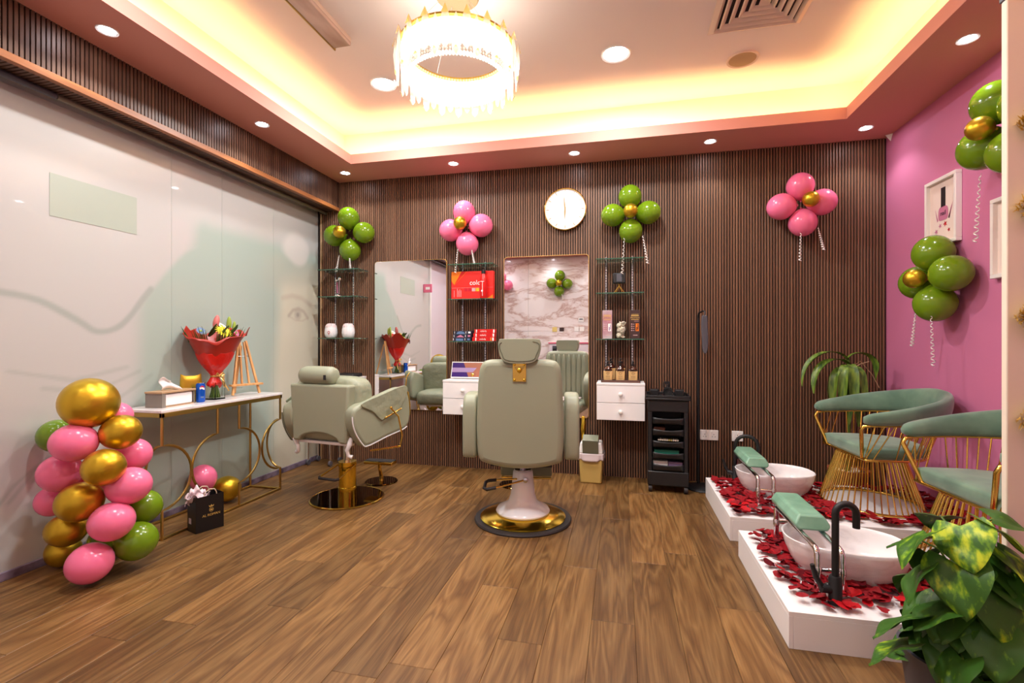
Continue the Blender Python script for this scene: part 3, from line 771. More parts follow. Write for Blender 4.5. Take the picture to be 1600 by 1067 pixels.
def drawers(xc, w, label):
    t = thing('drawer_cabinet', label, 'cabinet', (xc, YM, 0), 0, 'floating white drawer cabinets')
    z0, z1, d = 0.545, 0.855, 0.29
    MB().bb(-w / 2, w / 2, -d + 0.018, -0.001, z0, z1 - 0.02).build('body', 'white_lacquer', t, bevel=0.002)
    MB().bb(-w / 2 - 0.001, w / 2 + 0.001, -d - 0.002, -0.0005, z1 - 0.019, z1).build('top', 'white_lacquer', t, bevel=0.002)
    for k in range(2):
        a = z0 + 0.003 + k * 0.145; b = a + 0.141
        f = MB().bb(-w / 2 + 0.001, w / 2 - 0.001, -d, -d + 0.0175, a, b).build('drawer', 'white_lacquer', t, bevel=0.0015)
        MB().lathe([(0.007, 0), (0.007, 0.012), (0.018, 0.016), (0.019, 0.024), (0.012, 0.03), (0, 0.031)], 20, Matrix.Translation((0, -d, (a + b) / 2)) @ RY).build('knob', 'white_plastic', f, smooth=50)
drawers(-1.37, 0.385, 'floating white two-drawer cabinet with purple box on top')
drawers(-0.004, 0.39, 'floating white two-drawer cabinet with amber bottles on top')

# shelf goods ------------------------------------------------------
YS = YM - 0.10
# white jars
for x in (-2.80, -2.61):
    t = thing('jar', 'white rounded ceramic jar with speckled lid' + (' and small red mark' if x < -2.7 else ', plain front'), 'jar', (x, YS - 0.02, 1.2345), 0, 'white jars on the glass shelf')
    b = MB().lathe([(0.0, 0.0), (0.04, 0.0), (0.056, 0.018), (0.062, 0.05), (0.06, 0.085), (0.055, 0.105)], 28).build('body', 'white_enamel', t, smooth=180)
    mottle(MATS.get('jar_speckle') or mat('jar_speckle', (224, 204, 204), 0.4), (120, 84, 78), (232, 212, 212), 70, 1, None, 0.28, 0.36)
    MB().lathe([(0.056, 0.105), (0.052, 0.122), (0.036, 0.142), (0.0, 0.145)], 28).build('lid', 'jar_speckle', t, smooth=180)
    if x < -2.7:
        MB().lathe([(0.009, 0), (0.013, 0.0), (0.013, 0.001), (0.009, 0.001), (0.009, 0)], 16, Matrix.Translation((0.014, -0.061, 0.055)) @ RY).build('mark', 'red_dark', t)
        MB().bb(0.012, 0.016, -0.0612, -0.059, 0.032, 0.042).build('mark', 'red_dark', t)
t = thing('facial_massager', 'small chrome double-ended massager standing on glass shelf', 'tool', (-2.735, YS, 1.6405))
MB().lathe([(0, 0), (0.036, 0), (0.038, 0.008), (0.034, 0.02), (0.012, 0.032), (0.006, 0.04)], 20).build('base', 'chrome', t, smooth=50)
MB().tube([(-0.008, 0, 0.03), (-0.012, 0, 0.15)], 0.005).build('arm', 'print_rose', t, smooth=60)
MB().tube([(0.012, 0, 0.03), (0.014, 0, 0.16)], 0.005).build('arm', 'chrome', t, smooth=60)
MB().ell((0.02, 0, 0.18), (0.02, 0.02, 0.022)).ell((-0.016, 0, 0.165), (0.018, 0.018, 0.016)).build('head', 'chrome', t, smooth=180)
# red box and bottle
t = thing('product_box', 'large red colour-chart box standing upright on glass shelf', 'box', (-1.335, YS - 0.01, 1.5905))
MB().bb(-0.20, 0.20, -0.03, 0.03, 0, 0.255).build('carton', 'red_box', t, bevel=0.0015)
e = -0.0305
MB().add([(-0.199, e, 0.254), (-0.05, e, 0.254), (-0.17, e, 0.13), (-0.199, e, 0.17)], [(0, 3, 2, 1)]).build('flash', 'orange_print', t)
MB().add([(-0.10, e - 0.0003, 0.254), (-0.055, e - 0.0003, 0.254), (-0.175, e - 0.0003, 0.128)], [(0, 2, 1)]).build('flash', 'red_dark', t)
MB().add([(0.14, e, 0.002), (0.199, e, 0.002), (0.199, e, 0.04)], [(0, 1, 2)]).build('flash', 'orange_print', t)
text('lettering', 'colors', 0.062, 'print_white', t, (0.055, e, 0.148), FACE)
for i, mm in enumerate(('crimson_print', 'crimson_print', 'print_pinkgrey', 'print_yellow')):
    MB().bb(-0.075 + i * 0.037, -0.042 + i * 0.037, e - 0.0004, e, 0.07, 0.1).build('swatch', mm, t)
for i, (xx, hh) in enumerate(((-0.172, 0.06), (-0.142, 0.075), (-0.13, 0.06), (-0.118, 0.07), (-0.106, 0.06))):
    MB().bb(xx - 0.002, xx + 0.002, e - 0.0004, e, 0.02, 0.02 + hh).build('small_print', 'print_pinkgrey', t)
MB().bb(-0.199, 0.199, e - 0.0003, e, 0.103, 0.1045).build('rule', 'print_pinkgrey', t)
t = thing('pump_bottle', 'slim red bottle with black cap in front of red box', 'bottle', (-1.215, YS - 0.077, 1.5905))
MB().lathe([(0.0, 0), (0.032, 0), (0.034, 0.004), (0.034, 0.16), (0.028, 0.195), (0.016, 0.222), (0.0, 0.224)], 24).build('bottle_body', 'red_dark', t, smooth=50)
MB().lathe([(0.0, 0.222), (0.018, 0.222), (0.018, 0.258), (0.0, 0.26)], 20).build('cap', 'black_plastic', t, smooth=40)
MB().bb(-0.0015, 0.0015, -0.0352, -0.034, 0.02, 0.15).bb(-0.02, 0.016, -0.0345, -0.031, 0.148, 0.152).build('print', 'print_white', t)
MB().ell((-0.004, -0.0325, 0.065), (0.009, 0.004, 0.009)).build('dot', 'print_white', t)
# small cartons
for k in range(3):
    t = thing('tube_carton', 'slim red hair-dye carton, %s of the stack' % ('bottom', 'middle', 'top')[k], 'box', (-1.225 + 0.003 * k, YS - 0.02, 1.2035 + 0.0365 * k), 0.02 * k, 'red cartons on the glass shelf')
    MB().bb(-0.105 + 0.008 * k, 0.105, -0.03, 0.03, 0, 0.036).build('carton', 'red_dark', t, bevel=0.001)
    text('lettering', 'colorly', 0.021, 'print_white', t, (-0.005, -0.0305, 0.018), FACE)
    MB().bb(-0.075, -0.066, -0.0306, -0.03, 0.004, 0.032).bb(0.085, 0.099, -0.0306, -0.03, 0.004, 0.032).build('print', 'print_white', t)
    if k == 0: MB().bb(0.068, 0.074, -0.0306, -0.03, 0.004, 0.032).build('print', 'print_yellow', t)
for k in range(3):
    t = thing('tube_carton', 'slim dark carton with %s print, %s of the stack' % (('navy', 'bottom'), ('rose', 'middle'), ('grey blue', 'top'))[k], 'box', (-1.432 + 0.006 * k, YS - 0.02, 1.2035 + 0.0315 * k), -0.03 * k, 'dark cartons on the glass shelf')
    MB().bb(-0.09, 0.09, -0.03, 0.03, 0, 0.031).build('carton', 'navy_box', t, bevel=0.001)
    if k == 2: MB().add([(0.042 * math.cos(a) - 0.02, -0.0306, 0.002 + 0.026 * math.sin(a)) for a in [PI * i / 10 for i in range(11)]], [tuple(range(11))]).build('print', 'print_blue', t)
    elif k == 1: MB().add([(-0.06, -0.0306, 0.004), (0.02, -0.0306, 0.004), (-0.015, -0.0306, 0.027)], [(0, 1, 2)]).build('print', 'print_rose', t)
    else: MB().bb(-0.055, 0.015, -0.0306, -0.03, 0.003, 0.024).build('print', 'print_blue', t)
    MB().bb(0.055, 0.078, -0.0306, -0.03, 0.008, 0.024).build('print', ('print_blue', 'print_rose', 'print_white')[k], t)
    MB().bb(-0.082, -0.078, -0.0306, -0.03, 0.006, 0.026).bb(0.03, 0.034, -0.0306, -0.03, 0.006, 0.026).build('print', 'print_white', t)
# purple box on the left drawer cabinet
t = thing('gift_box', 'wide purple and tan presentation box with sloping white-edged lid', 'box', (-1.345, YM - 0.15, 0.8555))
Mt = Matrix.Translation((0, 0.0, 0.006)) @ Matrix.Rotation(rad(-17), 4, 'X')
MB().bb(-0.19, 0.19, -0.012, 0.012, 0.0, 0.155, Mt).build('panel', 'white_plastic', t, bevel=0.002)
e = -0.0126
MB().add([(-0.183, e, 0.01), (-0.02, e, 0.01), (-0.075, e, 0.145), (-0.183, e, 0.145)], [(0, 1, 2, 3)], Mt).build('print', 'purple_print', t)
MB().add([(-0.02, e, 0.01), (0.183, e, 0.01), (0.183, e, 0.145), (-0.075, e, 0.145)], [(0, 1, 2, 3)], Mt).build('print', 'tan_print', t)
MB().add([(-0.183, e - 0.0004, 0.055), (0.02, e - 0.0004, 0.055), (0.055, e - 0.0004, 0.097), (-0.183, e - 0.0004, 0.097)], [(0, 1, 2, 3)], Mt).build('print', 'lilac_print', t)
MB().add([(0.12, e - 0.0004, 0.145), (0.183, e - 0.0004, 0.145), (0.183, e - 0.0004, 0.1)], [(0, 2, 1)], Mt).build('print', 'purple_print', t)
MB().ell((0.02, -0.016, 0.032), (0.014, 0.006, 0.016), Mt).build('seal', 'gold_metal', t, smooth=180)
tx = text('lettering', 'STEAM', 0.026, 'print_white', t, (0, 0, 0), (0, 0, 0)); tx.matrix_local = Mt @ Matrix.Translation((0.13, e - 0.0006, 0.083)) @ Matrix.Rotation(PI / 2, 4, 'X')
# right shelves
for x, mm, lab in ((-0.115, 'mauve_box', 'tall glossy mauve protein carton on glass shelf'), (0.115, 'cocoa_box', 'tall dark brown protein carton on glass shelf')):
    t = thing('product_carton', lab, 'box', (x, YS - 0.01, 1.2235))
    MB().bb(-0.041, 0.041, -0.035, 0.035, 0, 0.245).build('carton', mm, t, bevel=0.0015)
    text('lettering', 'PROTEIN', 0.0185, 'print_gold', t, (0, -0.0355, 0.178), FACE)
    MB().bb(-0.032, 0.032, -0.0355, -0.035, 0.161, 0.166).bb(-0.032, 0.032, -0.0355, -0.035, 0.192, 0.2).bb(-0.03, 0.03, -0.0355, -0.035, 0.206, 0.209).build('rule', 'print_gold', t)
    MB().bb(-0.005, 0.032, -0.0355, -0.035, 0.148, 0.151).bb(-0.014, 0.022, -0.0355, -0.035, 0.028, 0.033).build('small_print', 'print_pinkgrey', t)
    for j in range(4):
        MB().bb(-0.031, -0.022, -0.0355, -0.035, 0.066 + j * 0.018, 0.075 + j * 0.018).bb(-0.018, -0.004, -0.0355, -0.035, 0.068 + j * 0.018, 0.072 + j * 0.018).build('small_print', 'print_pinkgrey', t)
    MB().bb(0.006, 0.032, -0.0355, -0.035, 0.065, 0.13).build('picture', 'orange_print' if x > 0 else 'print_white', t)
    MB().bb(0.012, 0.02, -0.036, -0.0355, 0.07, 0.1).bb(0.022, 0.028, -0.036, -0.0355, 0.08, 0.125).build('picture', 'amber_glass' if x > 0 else 'lilac_print', t)
t = thing('cotton_jar', 'clear glass jar filled with cream cotton pads between cartons', 'jar', (0.0, YS - 0.01, 1.2235))
MB().lathe([(0.0, 0.0), (0.046, 0.0), (0.047, 0.004), (0.047, 0.138), (0.044, 0.138), (0.044, 0.006), (0.0, 0.006)], 28).build('glass', 'clear_glass', t, smooth=40)
for k in range(26):
    a = random.random() * 6.28; r = 0.03 * math.sqrt(random.random()); z = 0.02 + 0.115 * k / 25
    MB().ell((0, 0, 0), (0.021, 0.021, 0.007), Matrix.Translation((r * math.cos(a), r * math.sin(a), z)) @ Euler((random.uniform(-1.3, 1.3), random.uniform(-1.3, 1.3), 0)).to_matrix().to_4x4(), 10, 6).build('cotton_pad', 'cotton', t, smooth=180)
t = thing('stand_gadget', 'small black block on crossed gold legs on glass shelf', 'ornament', (-0.015, YS, 1.6165))
MB().bb(-0.055, 0.055, -0.03, 0.03, 0.085, 0.175).build('block', 'black_plastic', t, bevel=0.008)
MB().bb(-0.022, 0.022, -0.032, -0.03, 0.10, 0.165).build('inset', 'dark_grey', t)
for sx in (-1, 1):
    MB().tube([(sx * 0.045, -0.02, 0.0), (-sx * 0.012, 0.0, 0.088)], 0.003, 6).build('leg', 'gold_metal', t)
    MB().tube([(sx * 0.03, 0.025, 0.0), (-sx * 0.012, 0.0, 0.088)], 0.003, 6).build('leg', 'gold_metal', t)
t = thing('tray', 'flat brown tray carrying bottles on drawer cabinet', 'tray', (-0.004, YM - 0.16, 0.8555))
MB().bb(-0.16, 0.16, -0.09, 0.09, 0, 0.006).build('base', 'tray_brown', t)
for q in ((-0.16, 0.16, -0.09, -0.084), (-0.16, 0.16, 0.084, 0.09), (-0.16, -0.154, -0.09, 0.09), (0.154, 0.16, -0.09, 0.09)):
    MB().bb(*q, 0.006, 0.022).build('rim', 'tray_brown', t)
def pump(x, y, rz, label, hz):
    t = thing('pump_bottle', label, 'bottle', (x, y, 0.862), rz, 'amber bottles on the tray')
    MB().bb(-0.036, 0.036, -0.02, 0.02, 0, hz).build('bottle_body', 'amber_glass', t, bevel=0.008)
    MB().bb(-0.0365, 0.0365, -0.0205, 0.0205, 0.008, hz - 0.012).build('label', 'kraft_label', t, bevel=0.006)
    MB().lathe([(0.034, hz - 0.002), (0.024, hz + 0.014), (0.012, hz + 0.022), (0.012, hz + 0.03), (0, hz + 0.03)], 20).build('shoulder', 'amber_glass', t, smooth=60)
    p = MB().lathe([(0, hz + 0.028), (0.014, hz + 0.028), (0.014, hz + 0.042), (0.005, hz + 0.044), (0.005, hz + 0.06), (0, hz + 0.06)], 16).build('pump', 'black_plastic', t, smooth=40)
    MB().bb(-0.009, 0.009, -0.03, 0.009, hz + 0.058, hz + 0.068).build('nozzle', 'black_plastic', p, bevel=0.003)
    MB().lathe([(0.009, 0), (0.011, 0), (0.011, 0.0004), (0.009, 0.0004), (0.009, 0)], 16, Matrix.Translation((0, -0.0207, hz * 0.66)) @ RY).build('emblem', 'tray_brown', t)
    for zz in (0.045, 0.037, 0.025): MB().bb(-0.018, 0.018, -0.0209, -0.0205, zz, zz + 0.002).build('small_print', 'tray_brown', t)
for x in (-0.108, -0.006, 0.098):
    pump(x, YM - 0.205, 0.0, 'amber pump bottle with kraft label in the front row on tray', 0.105)
for x in (-0.085, -0.004):
    pump(x, YM - 0.125, 0.1, 'amber pump bottle with kraft label in the back row on tray', 0.125)
# sockets
def socket(x, w, holes, label):
    t = thing('wall_socket', label, 'socket', (x, YM, 0.405))
    MB().bb(-w / 2, w / 2, -0.012, -0.001, -0.043, 0.043).build('plate', 'white_plastic', t, bevel=0.003)
    for hx in holes:
        for dx, dz, a, b in ((0, 0.013, 0.004, 0.008), (-0.011, -0.006, 0.007, 0.004), (0.011, -0.006, 0.007, 0.004)):
            MB().box((hx + dx, -0.0121, dz - 0.006), (a, 0.001, b)).build('hole', 'black_matte', t)
        MB().box((hx + (0.018 if len(holes) > 1 and hx < 0 else -0.018) * (len(holes) > 1), -0.0135, 0.028), (0.012, 0.004, 0.014)).build('switch', 'white_plastic', t, bevel=0.001)
socket(0.73, 0.146, (-0.036, 0.036), 'double white socket plate on slats beside floor lamp')
socket(0.953, 0.088, (0.0,), 'single white socket plate on slats behind the black tap')

# ------------------------------------------------------------------ barber chair (white pedestal)
bchair = thing('barber_chair', 'sage green reclining barber chair with headrest on white pedestal and gold disc', 'chair', (-0.649, 3.19, 0), rad(7))
t = bchair
MB().lathe([(0.0, 0.0), (0.325, 0.0), (0.328, 0.008), (0.322, 0.018), (0.0, 0.018)], 64).build('rubber_ring', 'black_rubber', t, smooth=40)
MB().lathe([(0.0, 0.018), (0.285, 0.018), (0.288, 0.024), (0.278, 0.030), (0.15, 0.055), (0.0, 0.06)], 64).build('gold_disc', 'gold_polish', t, smooth=30)
MB().lathe([(0.0, 0.055), (0.178, 0.052), (0.182, 0.062), (0.172, 0.078), (0.13, 0.098), (0.098, 0.125), (0.083, 0.17), (0.074, 0.25), (0.066, 0.325), (0.06, 0.332), (0.0, 0.332)], 48).build('pedestal', 'white_enamel', t, smooth=35)
MB().lathe([(0.055, 0.332), (0.055, 0.337), (0.022, 0.337), (0.022, 0.42), (0, 0.42)], 24).build('piston', 'steel', t, smooth=35)
lv = MB().tube([(0.02, -0.085, 0.285), (-0.16, -0.185, 0.26), (-0.215, -0.208, 0.253), (-0.235, -0.19, 0.256), (-0.235, -0.12, 0.275), (-0.22, -0.10, 0.279), (-0.17, -0.085, 0.281), (0.0, -0.05, 0.285)], 0.006, 8).build('lever', 'gold_metal', t, smooth=60)
MB().tube([(-0.16, -0.185, 0.26), (-0.215, -0.208, 0.253), (-0.235, -0.19, 0.256), (-0.235, -0.12, 0.275), (-0.22, -0.10, 0.279), (-0.17, -0.085, 0.281)], 0.011, 10).build('lever_grip', 'black_rubber', lv, smooth=60)
MB().lathe([(0, 0), (0.016, 0), (0.016, 0.012), (0.007, 0.016), (0, 0.016)], 16, Matrix.Translation((0.025, -0.082, 0.285)) @ RY).build('bolt', 'steel', lv, smooth=40)
MB().bb(-0.27, 0.27, -0.20, 0.30, 0.415, 0.53).build('seat', 'sage_leather', t, bevel=0.045, seg=4)
MB().bb(-0.2, 0.2, -0.15, 0.22, 0.39, 0.416).build('seat_frame', 'black_plastic', t)
cr_ = MB().bb(-0.19, 0.19, 0.30, 0.345, 0.20, 0.44).build('calf_rest', 'sage_dark', t, bevel=0.015, seg=3)
MB().tube([(-0.185, 0.31, 0.19), (0.185, 0.31, 0.19)], 0.008, 8).build('foot_bar', 'gold_metal', t, smooth=60)
for sx in (-1, 1): MB().ell((sx * 0.172, 0.298, 0.34), (0.007, 0.004, 0.007)).build('stud', 'gold_metal', cr_, smooth=180)
# backrest: shaped shell
def back_surface(w0, w1, h, th, zc0, exp=0.25):
    pass
def backrest(parent, name, m, outline, y0, th, bev=0.03, rake=0.0, seg=4):
    R = Matrix.Translation((0, y0, 0)) @ Matrix.Rotation(rake, 4, 'X') @ Matrix(((1, 0, 0, 0), (0, 0, -1, 0), (0, 1, 0, 0), (0, 0, 0, 1)))
    o = MB().prism(outline, -th / 2, th / 2, R).build(name, m, parent, bevel=bev, seg=seg)
    o.modifiers['bevel'].angle_limit = rad(60)
    return o
def sm_outline(pts, n=6):
    """Catmull-Rom closed outline"""
    P = [Vector((a, b, 0)) for a, b in pts]; o = []; N = len(P)
    for i in range(N):
        a, b, c, d = P[i - 1], P[i], P[(i + 1) % N], P[(i + 2) % N]
        for k in range(n):
            u = k / n
            v = 0.5 * ((2 * b) + (c - a) * u + (2 * a - 5 * b + 4 * c - d) * u * u + (3 * b - a - 3 * c + d) * u ** 3)
            o.append((v.x, v.y))
    return o
ol = sm_outline([(-0.262, 0.47), (-0.275, 0.62), (-0.272, 0.80), (-0.262, 0.98), (-0.243, 1.055), (-0.20, 1.083), (-0.10, 1.087), (0.10, 1.087), (0.20, 1.083), (0.243, 1.055), (0.262, 0.98), (0.272, 0.80), (0.275, 0.62), (0.262, 0.47), (0.21, 0.43), (0.10, 0.408), (0, 0.402), (-0.10, 0.408), (-0.21, 0.43)])
br = backrest(t, 'backrest', 'sage_leather', ol, -0.22, 0.10, 0.038)
m = MB()
for k in range(8):
    x = -0.21 + 0.06 * k
    m.ell((x, -0.165, 0.76), (0.032, 0.022, 0.29), None, 14, 14, e=0.8)
m.build('padding', 'sage_leather', br, smooth=180)
gp = MB().bb(-0.042, 0.042, -0.278, -0.27, 0.95, 1.075).build('hinge_plate', 'gold_metal', t, bevel=0.002)
for sx in (-1, 1):
    for zz in (0.962, 1.056): MB().ell((sx * 0.03, -0.279, zz), (0.008, 0.006, 0.008)).build('screw', 'gold_polish', gp, smooth=180)
MB().ell((0, -0.282, 1.022), (0.016, 0.012, 0.016)).build('knob', 'gold_polish', gp, smooth=180)
MB().add([(-0.034, -0.2795, 1.045), (0.034, -0.2795, 1.045), (0.0, -0.2795, 1.0)], [(0, 2, 1)]).build('clasp', 'gold_brushed', gp, solid=0.003)
MB().tube([(0, -0.25, 1.02), (0, -0.25, 1.12)], 0.012).build('headrest_post', 'gold_metal', t, smooth=60)
ho = sm_outline([(-0.132, 1.175), (-0.122, 1.115), (-0.098, 1.078), (-0.05, 1.064), (0.05, 1.064), (0.098, 1.078), (0.122, 1.115), (0.132, 1.175), (0.126, 1.205), (0.10, 1.216), (-0.10, 1.216), (-0.126, 1.205)])
hr = backrest(t, 'headrest', 'sage_leather', ho, -0.245, 0.09, 0.03)
ip = sm_outline([(-0.110, 1.195), (-0.102, 1.11), (-0.076, 1.085), (0, 1.078), (0.076, 1.085), (0.102, 1.11), (0.110, 1.195)])
MB().tube([(x, -0.2915, z) for x, z in ip[:38]], 0.0028, 6).build('piping', 'sage_dark', hr, smooth=60)
def arm_outline(w):
    return sm_outline([(-0.225, 0.49), (-0.228, 0.70), (-0.20, 0.82), (-0.12, 0.862), (0.10, 0.85), (0.22, 0.80), (0.26, 0.72), (0.235, 0.60), (0.12, 0.50), (-0.05, 0.455), (-0.18, 0.452)])
for sx in (-1, 1):
    R = Matrix.Translation((sx * 0.325, 0, 0)) @ Matrix(((0, 0, 1, 0), (1, 0, 0, 0), (0, 1, 0, 0), (0, 0, 0, 1)))
    a = MB().prism(arm_outline(0), -0.047, 0.047, R).build('armrest', 'sage_leather', t, bevel=0.03, seg=4)
    a.modifiers['bevel'].angle_limit = rad(60)
    MB().ell((sx * 0.374, 0.08, 0.62), (0.004, 0.016, 0.016)).build('arm_button', 'steel', a, smooth=180)
tw = thing('towel', 'pale pink fluffy towel on seat of the barber chair', 'towel', (-0.649, 3.19, 0), rad(7))
MB().grid(lambda u, v: (-0.2 + 0.4 * u, -0.08 + 0.33 * v, 0.548 + 0.008 * noise.noise((u * 9, v * 9, 1)) + 0.006), 24, 18).build('cloth', 'towel_pink', tw, smooth=180, solid=0.012)
# floor stand half hidden behind the barber chair and the gold bracket by the bin
def foot_stand(x, y, rz, label):
    t = thing('foot_stand', label, 'footrest', (x, y, 0), rz, 'floor footrests before the mirrors')
    MB().lathe([(0, 0), (0.135, 0), (0.137, 0.006), (0.13, 0.012), (0, 0.014)], 40).build('base_disc', 'bronze_mirror', t, smooth=30)
    MB().tube([(0, 0, 0.012), (0, 0.0, 0.04), (0, -0.02, 0.09), (0, -0.035, 0.13), (0, -0.03, 0.16)], [0.02, 0.016, 0.015, 0.014, 0.02], 10).build('post', 'gold_metal', t, smooth=60)
    MB().bb(-0.13, 0.13, -0.07, 0.03, 0.16, 0.185).build('foot_bar', 'gold_metal', t, bevel=0.006)
    MB().bb(-0.125, 0.125, -0.065, 0.025, 0.185, 0.19).build('tread', 'black_rubber', t)
foot_stand(-2.0, 3.76, 0.0, 'gold footrest on bronze disc in front of sage armchair')
foot_stand(-0.86, 3.93, 0.0, 'gold footrest on bronze disc behind barber chair pedestal')
t = thing('gold_bracket', 'gold curved hook bracket on slats between mirror and pedal bin', 'bracket', (-0.33, YM, 0.0))
MB().tube([(0, -0.03, 0.52), (0.004, -0.04, 0.47), (0.0, -0.05, 0.42), (-0.004, -0.055, 0.36), (-0.008, -0.06, 0.28), (-0.03, -0.07, 0.24), (-0.06, -0.08, 0.235)], [0.016, 0.022, 0.024, 0.012, 0.007, 0.007, 0.009], 10).build('hook', 'gold_polish', t, smooth=60)
MB().bb(-0.012, 0.012, -0.03, 0, 0.49, 0.53).build('mount', 'gold_polish', t, bevel=0.003)
MB().ell((-0.066, -0.082, 0.237), (0.012, 0.012, 0.012)).build('tip', 'white_plastic', t, smooth=180)

# ------------------------------------------------------------------ styling armchair
sc = thing('styling_chair', 'sage green salon armchair with roll headrest on gold column and bronze disc', 'chair', (-2.046, 3.31, 0), rad(-8))
t = sc
MB().lathe([(0, 0.0), (0.268, 0.0), (0.272, 0.005), (0.268, 0.012), (0, 0.012)], 64).build('base_disc', 'bronze_mirror', t, smooth=30)
MB().lathe([(0.264, 0.0118), (0.273, 0.004), (0.274, 0.008), (0.266, 0.0135), (0.264, 0.0118)], 64).build('disc_rim', 'gold_metal', t, smooth=40)
MB().lathe([(0, 0.012), (0.068, 0.012), (0.068, 0.09), (0.064, 0.095), (0.064, 0.245), (0.067, 0.25), (0.067, 0.285), (0, 0.285)], 40).build('column', 'gold_polish', t, smooth=30)
MB().lathe([(0.028, 0.285), (0.028, 0.47), (0, 0.47)], 24).build('piston', 'chrome', t, smooth=30)
lv = MB().tube([(-0.065, 0.0, 0.265), (-0.10, -0.185, 0.20), (-0.09, -0.2, 0.196), (0.06, -0.2, 0.196), (0.075, -0.18, 0.2), (0.075, 0.0, 0.265)], 0.006).build('lever', 'gold_metal', t, smooth=60)
MB().tube([(-0.10, -0.185, 0.2), (-0.09, -0.2, 0.196), (0.06, -0.2, 0.196), (0.075, -0.18, 0.2)], 0.010, 8).build('lever_grip', 'black_rubber', lv, smooth=60)
MB().bb(-0.24, 0.24, -0.26, -0.215, 0.465, 0.485).bb(-0.24, 0.24, 0.16, 0.2, 0.465, 0.485).bb(-0.1, 0.1, -0.22, 0.2, 0.455, 0.475).build('frame', 'white_enamel', t, bevel=0.003)
for sx in (-1, 1):
    MB().tube([(sx * 0.235, -0.25, 0.52), (sx * 0.245, -0.27, 0.49), (sx * 0.22, -0.27, 0.44), (sx * 0.225, -0.26, 0.40), (sx * 0.25, -0.25, 0.39)], [0.018, 0.02, 0.014, 0.013, 0.016], 10).build('hinge', 'white_enamel', t, smooth=60)
MB().ell((0, 0.02, 0.555), (0.29, 0.30, 0.085), None, 28, 14, e=0.55).build('seat', 'sage_leather_soft', t, smooth=180)
MB().bb(-0.25, 0.25, -0.22, 0.27, 0.485, 0.53).build('seat_base', 'sage_dark', t, bevel=0.015, seg=3)
ol = [(-0.252, 0.485), (-0.275, 0.70), (-0.285, 0.90), (0.225, 0.905), (0.215, 0.70), (0.205, 0.485)]
ol = [(-0.235, 0.487), (-0.25, 0.70), (-0.262, 0.895), (0.262, 0.895), (0.25, 0.70), (0.235, 0.487)] + [(0.235 * math.cos(a) * 0.75, 0.487 + 0.062 * math.sin(a)) for a in [PI * i / 12 for i in range(13)]]
br = backrest(t, 'back_shell', 'sage_leather', ol, -0.262, 0.09, 0.016, 0.0, 3)
cu = MB(); cu.ell((0, -0.15, 0.76), (0.30, 0.10, 0.188), None, 40, 20, e=0.42)
co = cu.build('back_cushion', 'sage_leather_soft', t, smooth=180)
hd = MB().lathe([(0, -0.15), (0.035, -0.15), (0.056, -0.138), (0.066, -0.11), (0.068, 0.0), (0.066, 0.11), (0.056, 0.138), (0.035, 0.15), (0, 0.15)], 32, Matrix.Translation((-0.045, -0.25, 0.955)) @ Matrix.Rotation(PI / 2, 4, 'Y')).build('headrest_roll', 'sage_leather', t, smooth=50)
MB().bb(0.055, 0.075, -0.319, -0.314, 0.93, 0.965, Matrix.Translation((0, 0, 0))).build('care_tag', 'black_plastic', hd, bevel=0.001)
def sarm(sx):
    R = Matrix.Translation((sx * 0.282, -0.26, 0)) @ Matrix.Rotation(rad(-10 * sx), 4, 'Z') @ Matrix.Diagonal((1, 0.92, 1, 1)) @ Matrix(((0, 0, 1, 0), (1, 0, 0, 0), (0, 1, 0, 0), (0, 0, 0, 1)))
    o = sm_outline([(-0.06, 0.72), (-0.05, 0.60), (0.03, 0.485), (0.09, 0.465), (0.28, 0.50), (0.49, 0.535), (0.545, 0.60), (0.54, 0.74), (0.50, 0.825), (0.43, 0.848), (0.2, 0.80), (0.02, 0.765)])
    a = MB().prism(o, -0.048, 0.048, R).build('armrest', 'sage_leather', t, bevel=0.036, seg=4); a.modifiers['bevel'].angle_limit = rad(60)
    e = sx * 0.0505
    fo = sm_outline([(0.0, 0.765), (0.20, 0.815), (0.43, 0.862), (0.50, 0.84), (0.47, 0.76), (0.40, 0.69), (0.25, 0.64), (0.20, 0.635), (0.12, 0.70)])
    MB().prism(fo, min(e, e * 1.18), max(e, e * 1.18), R).build('arm_flap', 'sage_leather_soft', a, bevel=0.005)
    MB().tube([(x, z, e * 0.82) for x, z in o[2:32]], 0.005, 6, M=R).build('arm_piping', 'white_enamel' if sx > 0 else 'sage_dark', a, smooth=60)
    if sx > 0:
        MB().tube([(0.22, 0.645, 0.078), (0.40, 0.695, 0.078)], 0.006, M=R).build('towel_bar', 'gold_metal', a, smooth=60)
        MB().tube([(0.28, 0.71, 0.085), (0.35, 0.645, 0.095), (0.375, 0.50, 0.11), (0.365, 0.42, 0.10), (0.10, 0.43, 0.05)], 0.007, M=R).build('hook_rod', 'gold_metal', a, smooth=40)
        MB().ell((0.28, 0.715, 0.085), (0.011, 0.011, 0.011), R).build('rod_ball', 'gold_metal', a, smooth=180)
    MB().tube([(0.50, 0.84, 0.0), (0.57, 0.80, 0.0), (0.595, 0.70, 0.0), (0.59, 0.62, 0.0)], 0.007, M=R).build('front_tube', 'gold_metal', a, smooth=60)
sarm(1); sarm(-1)

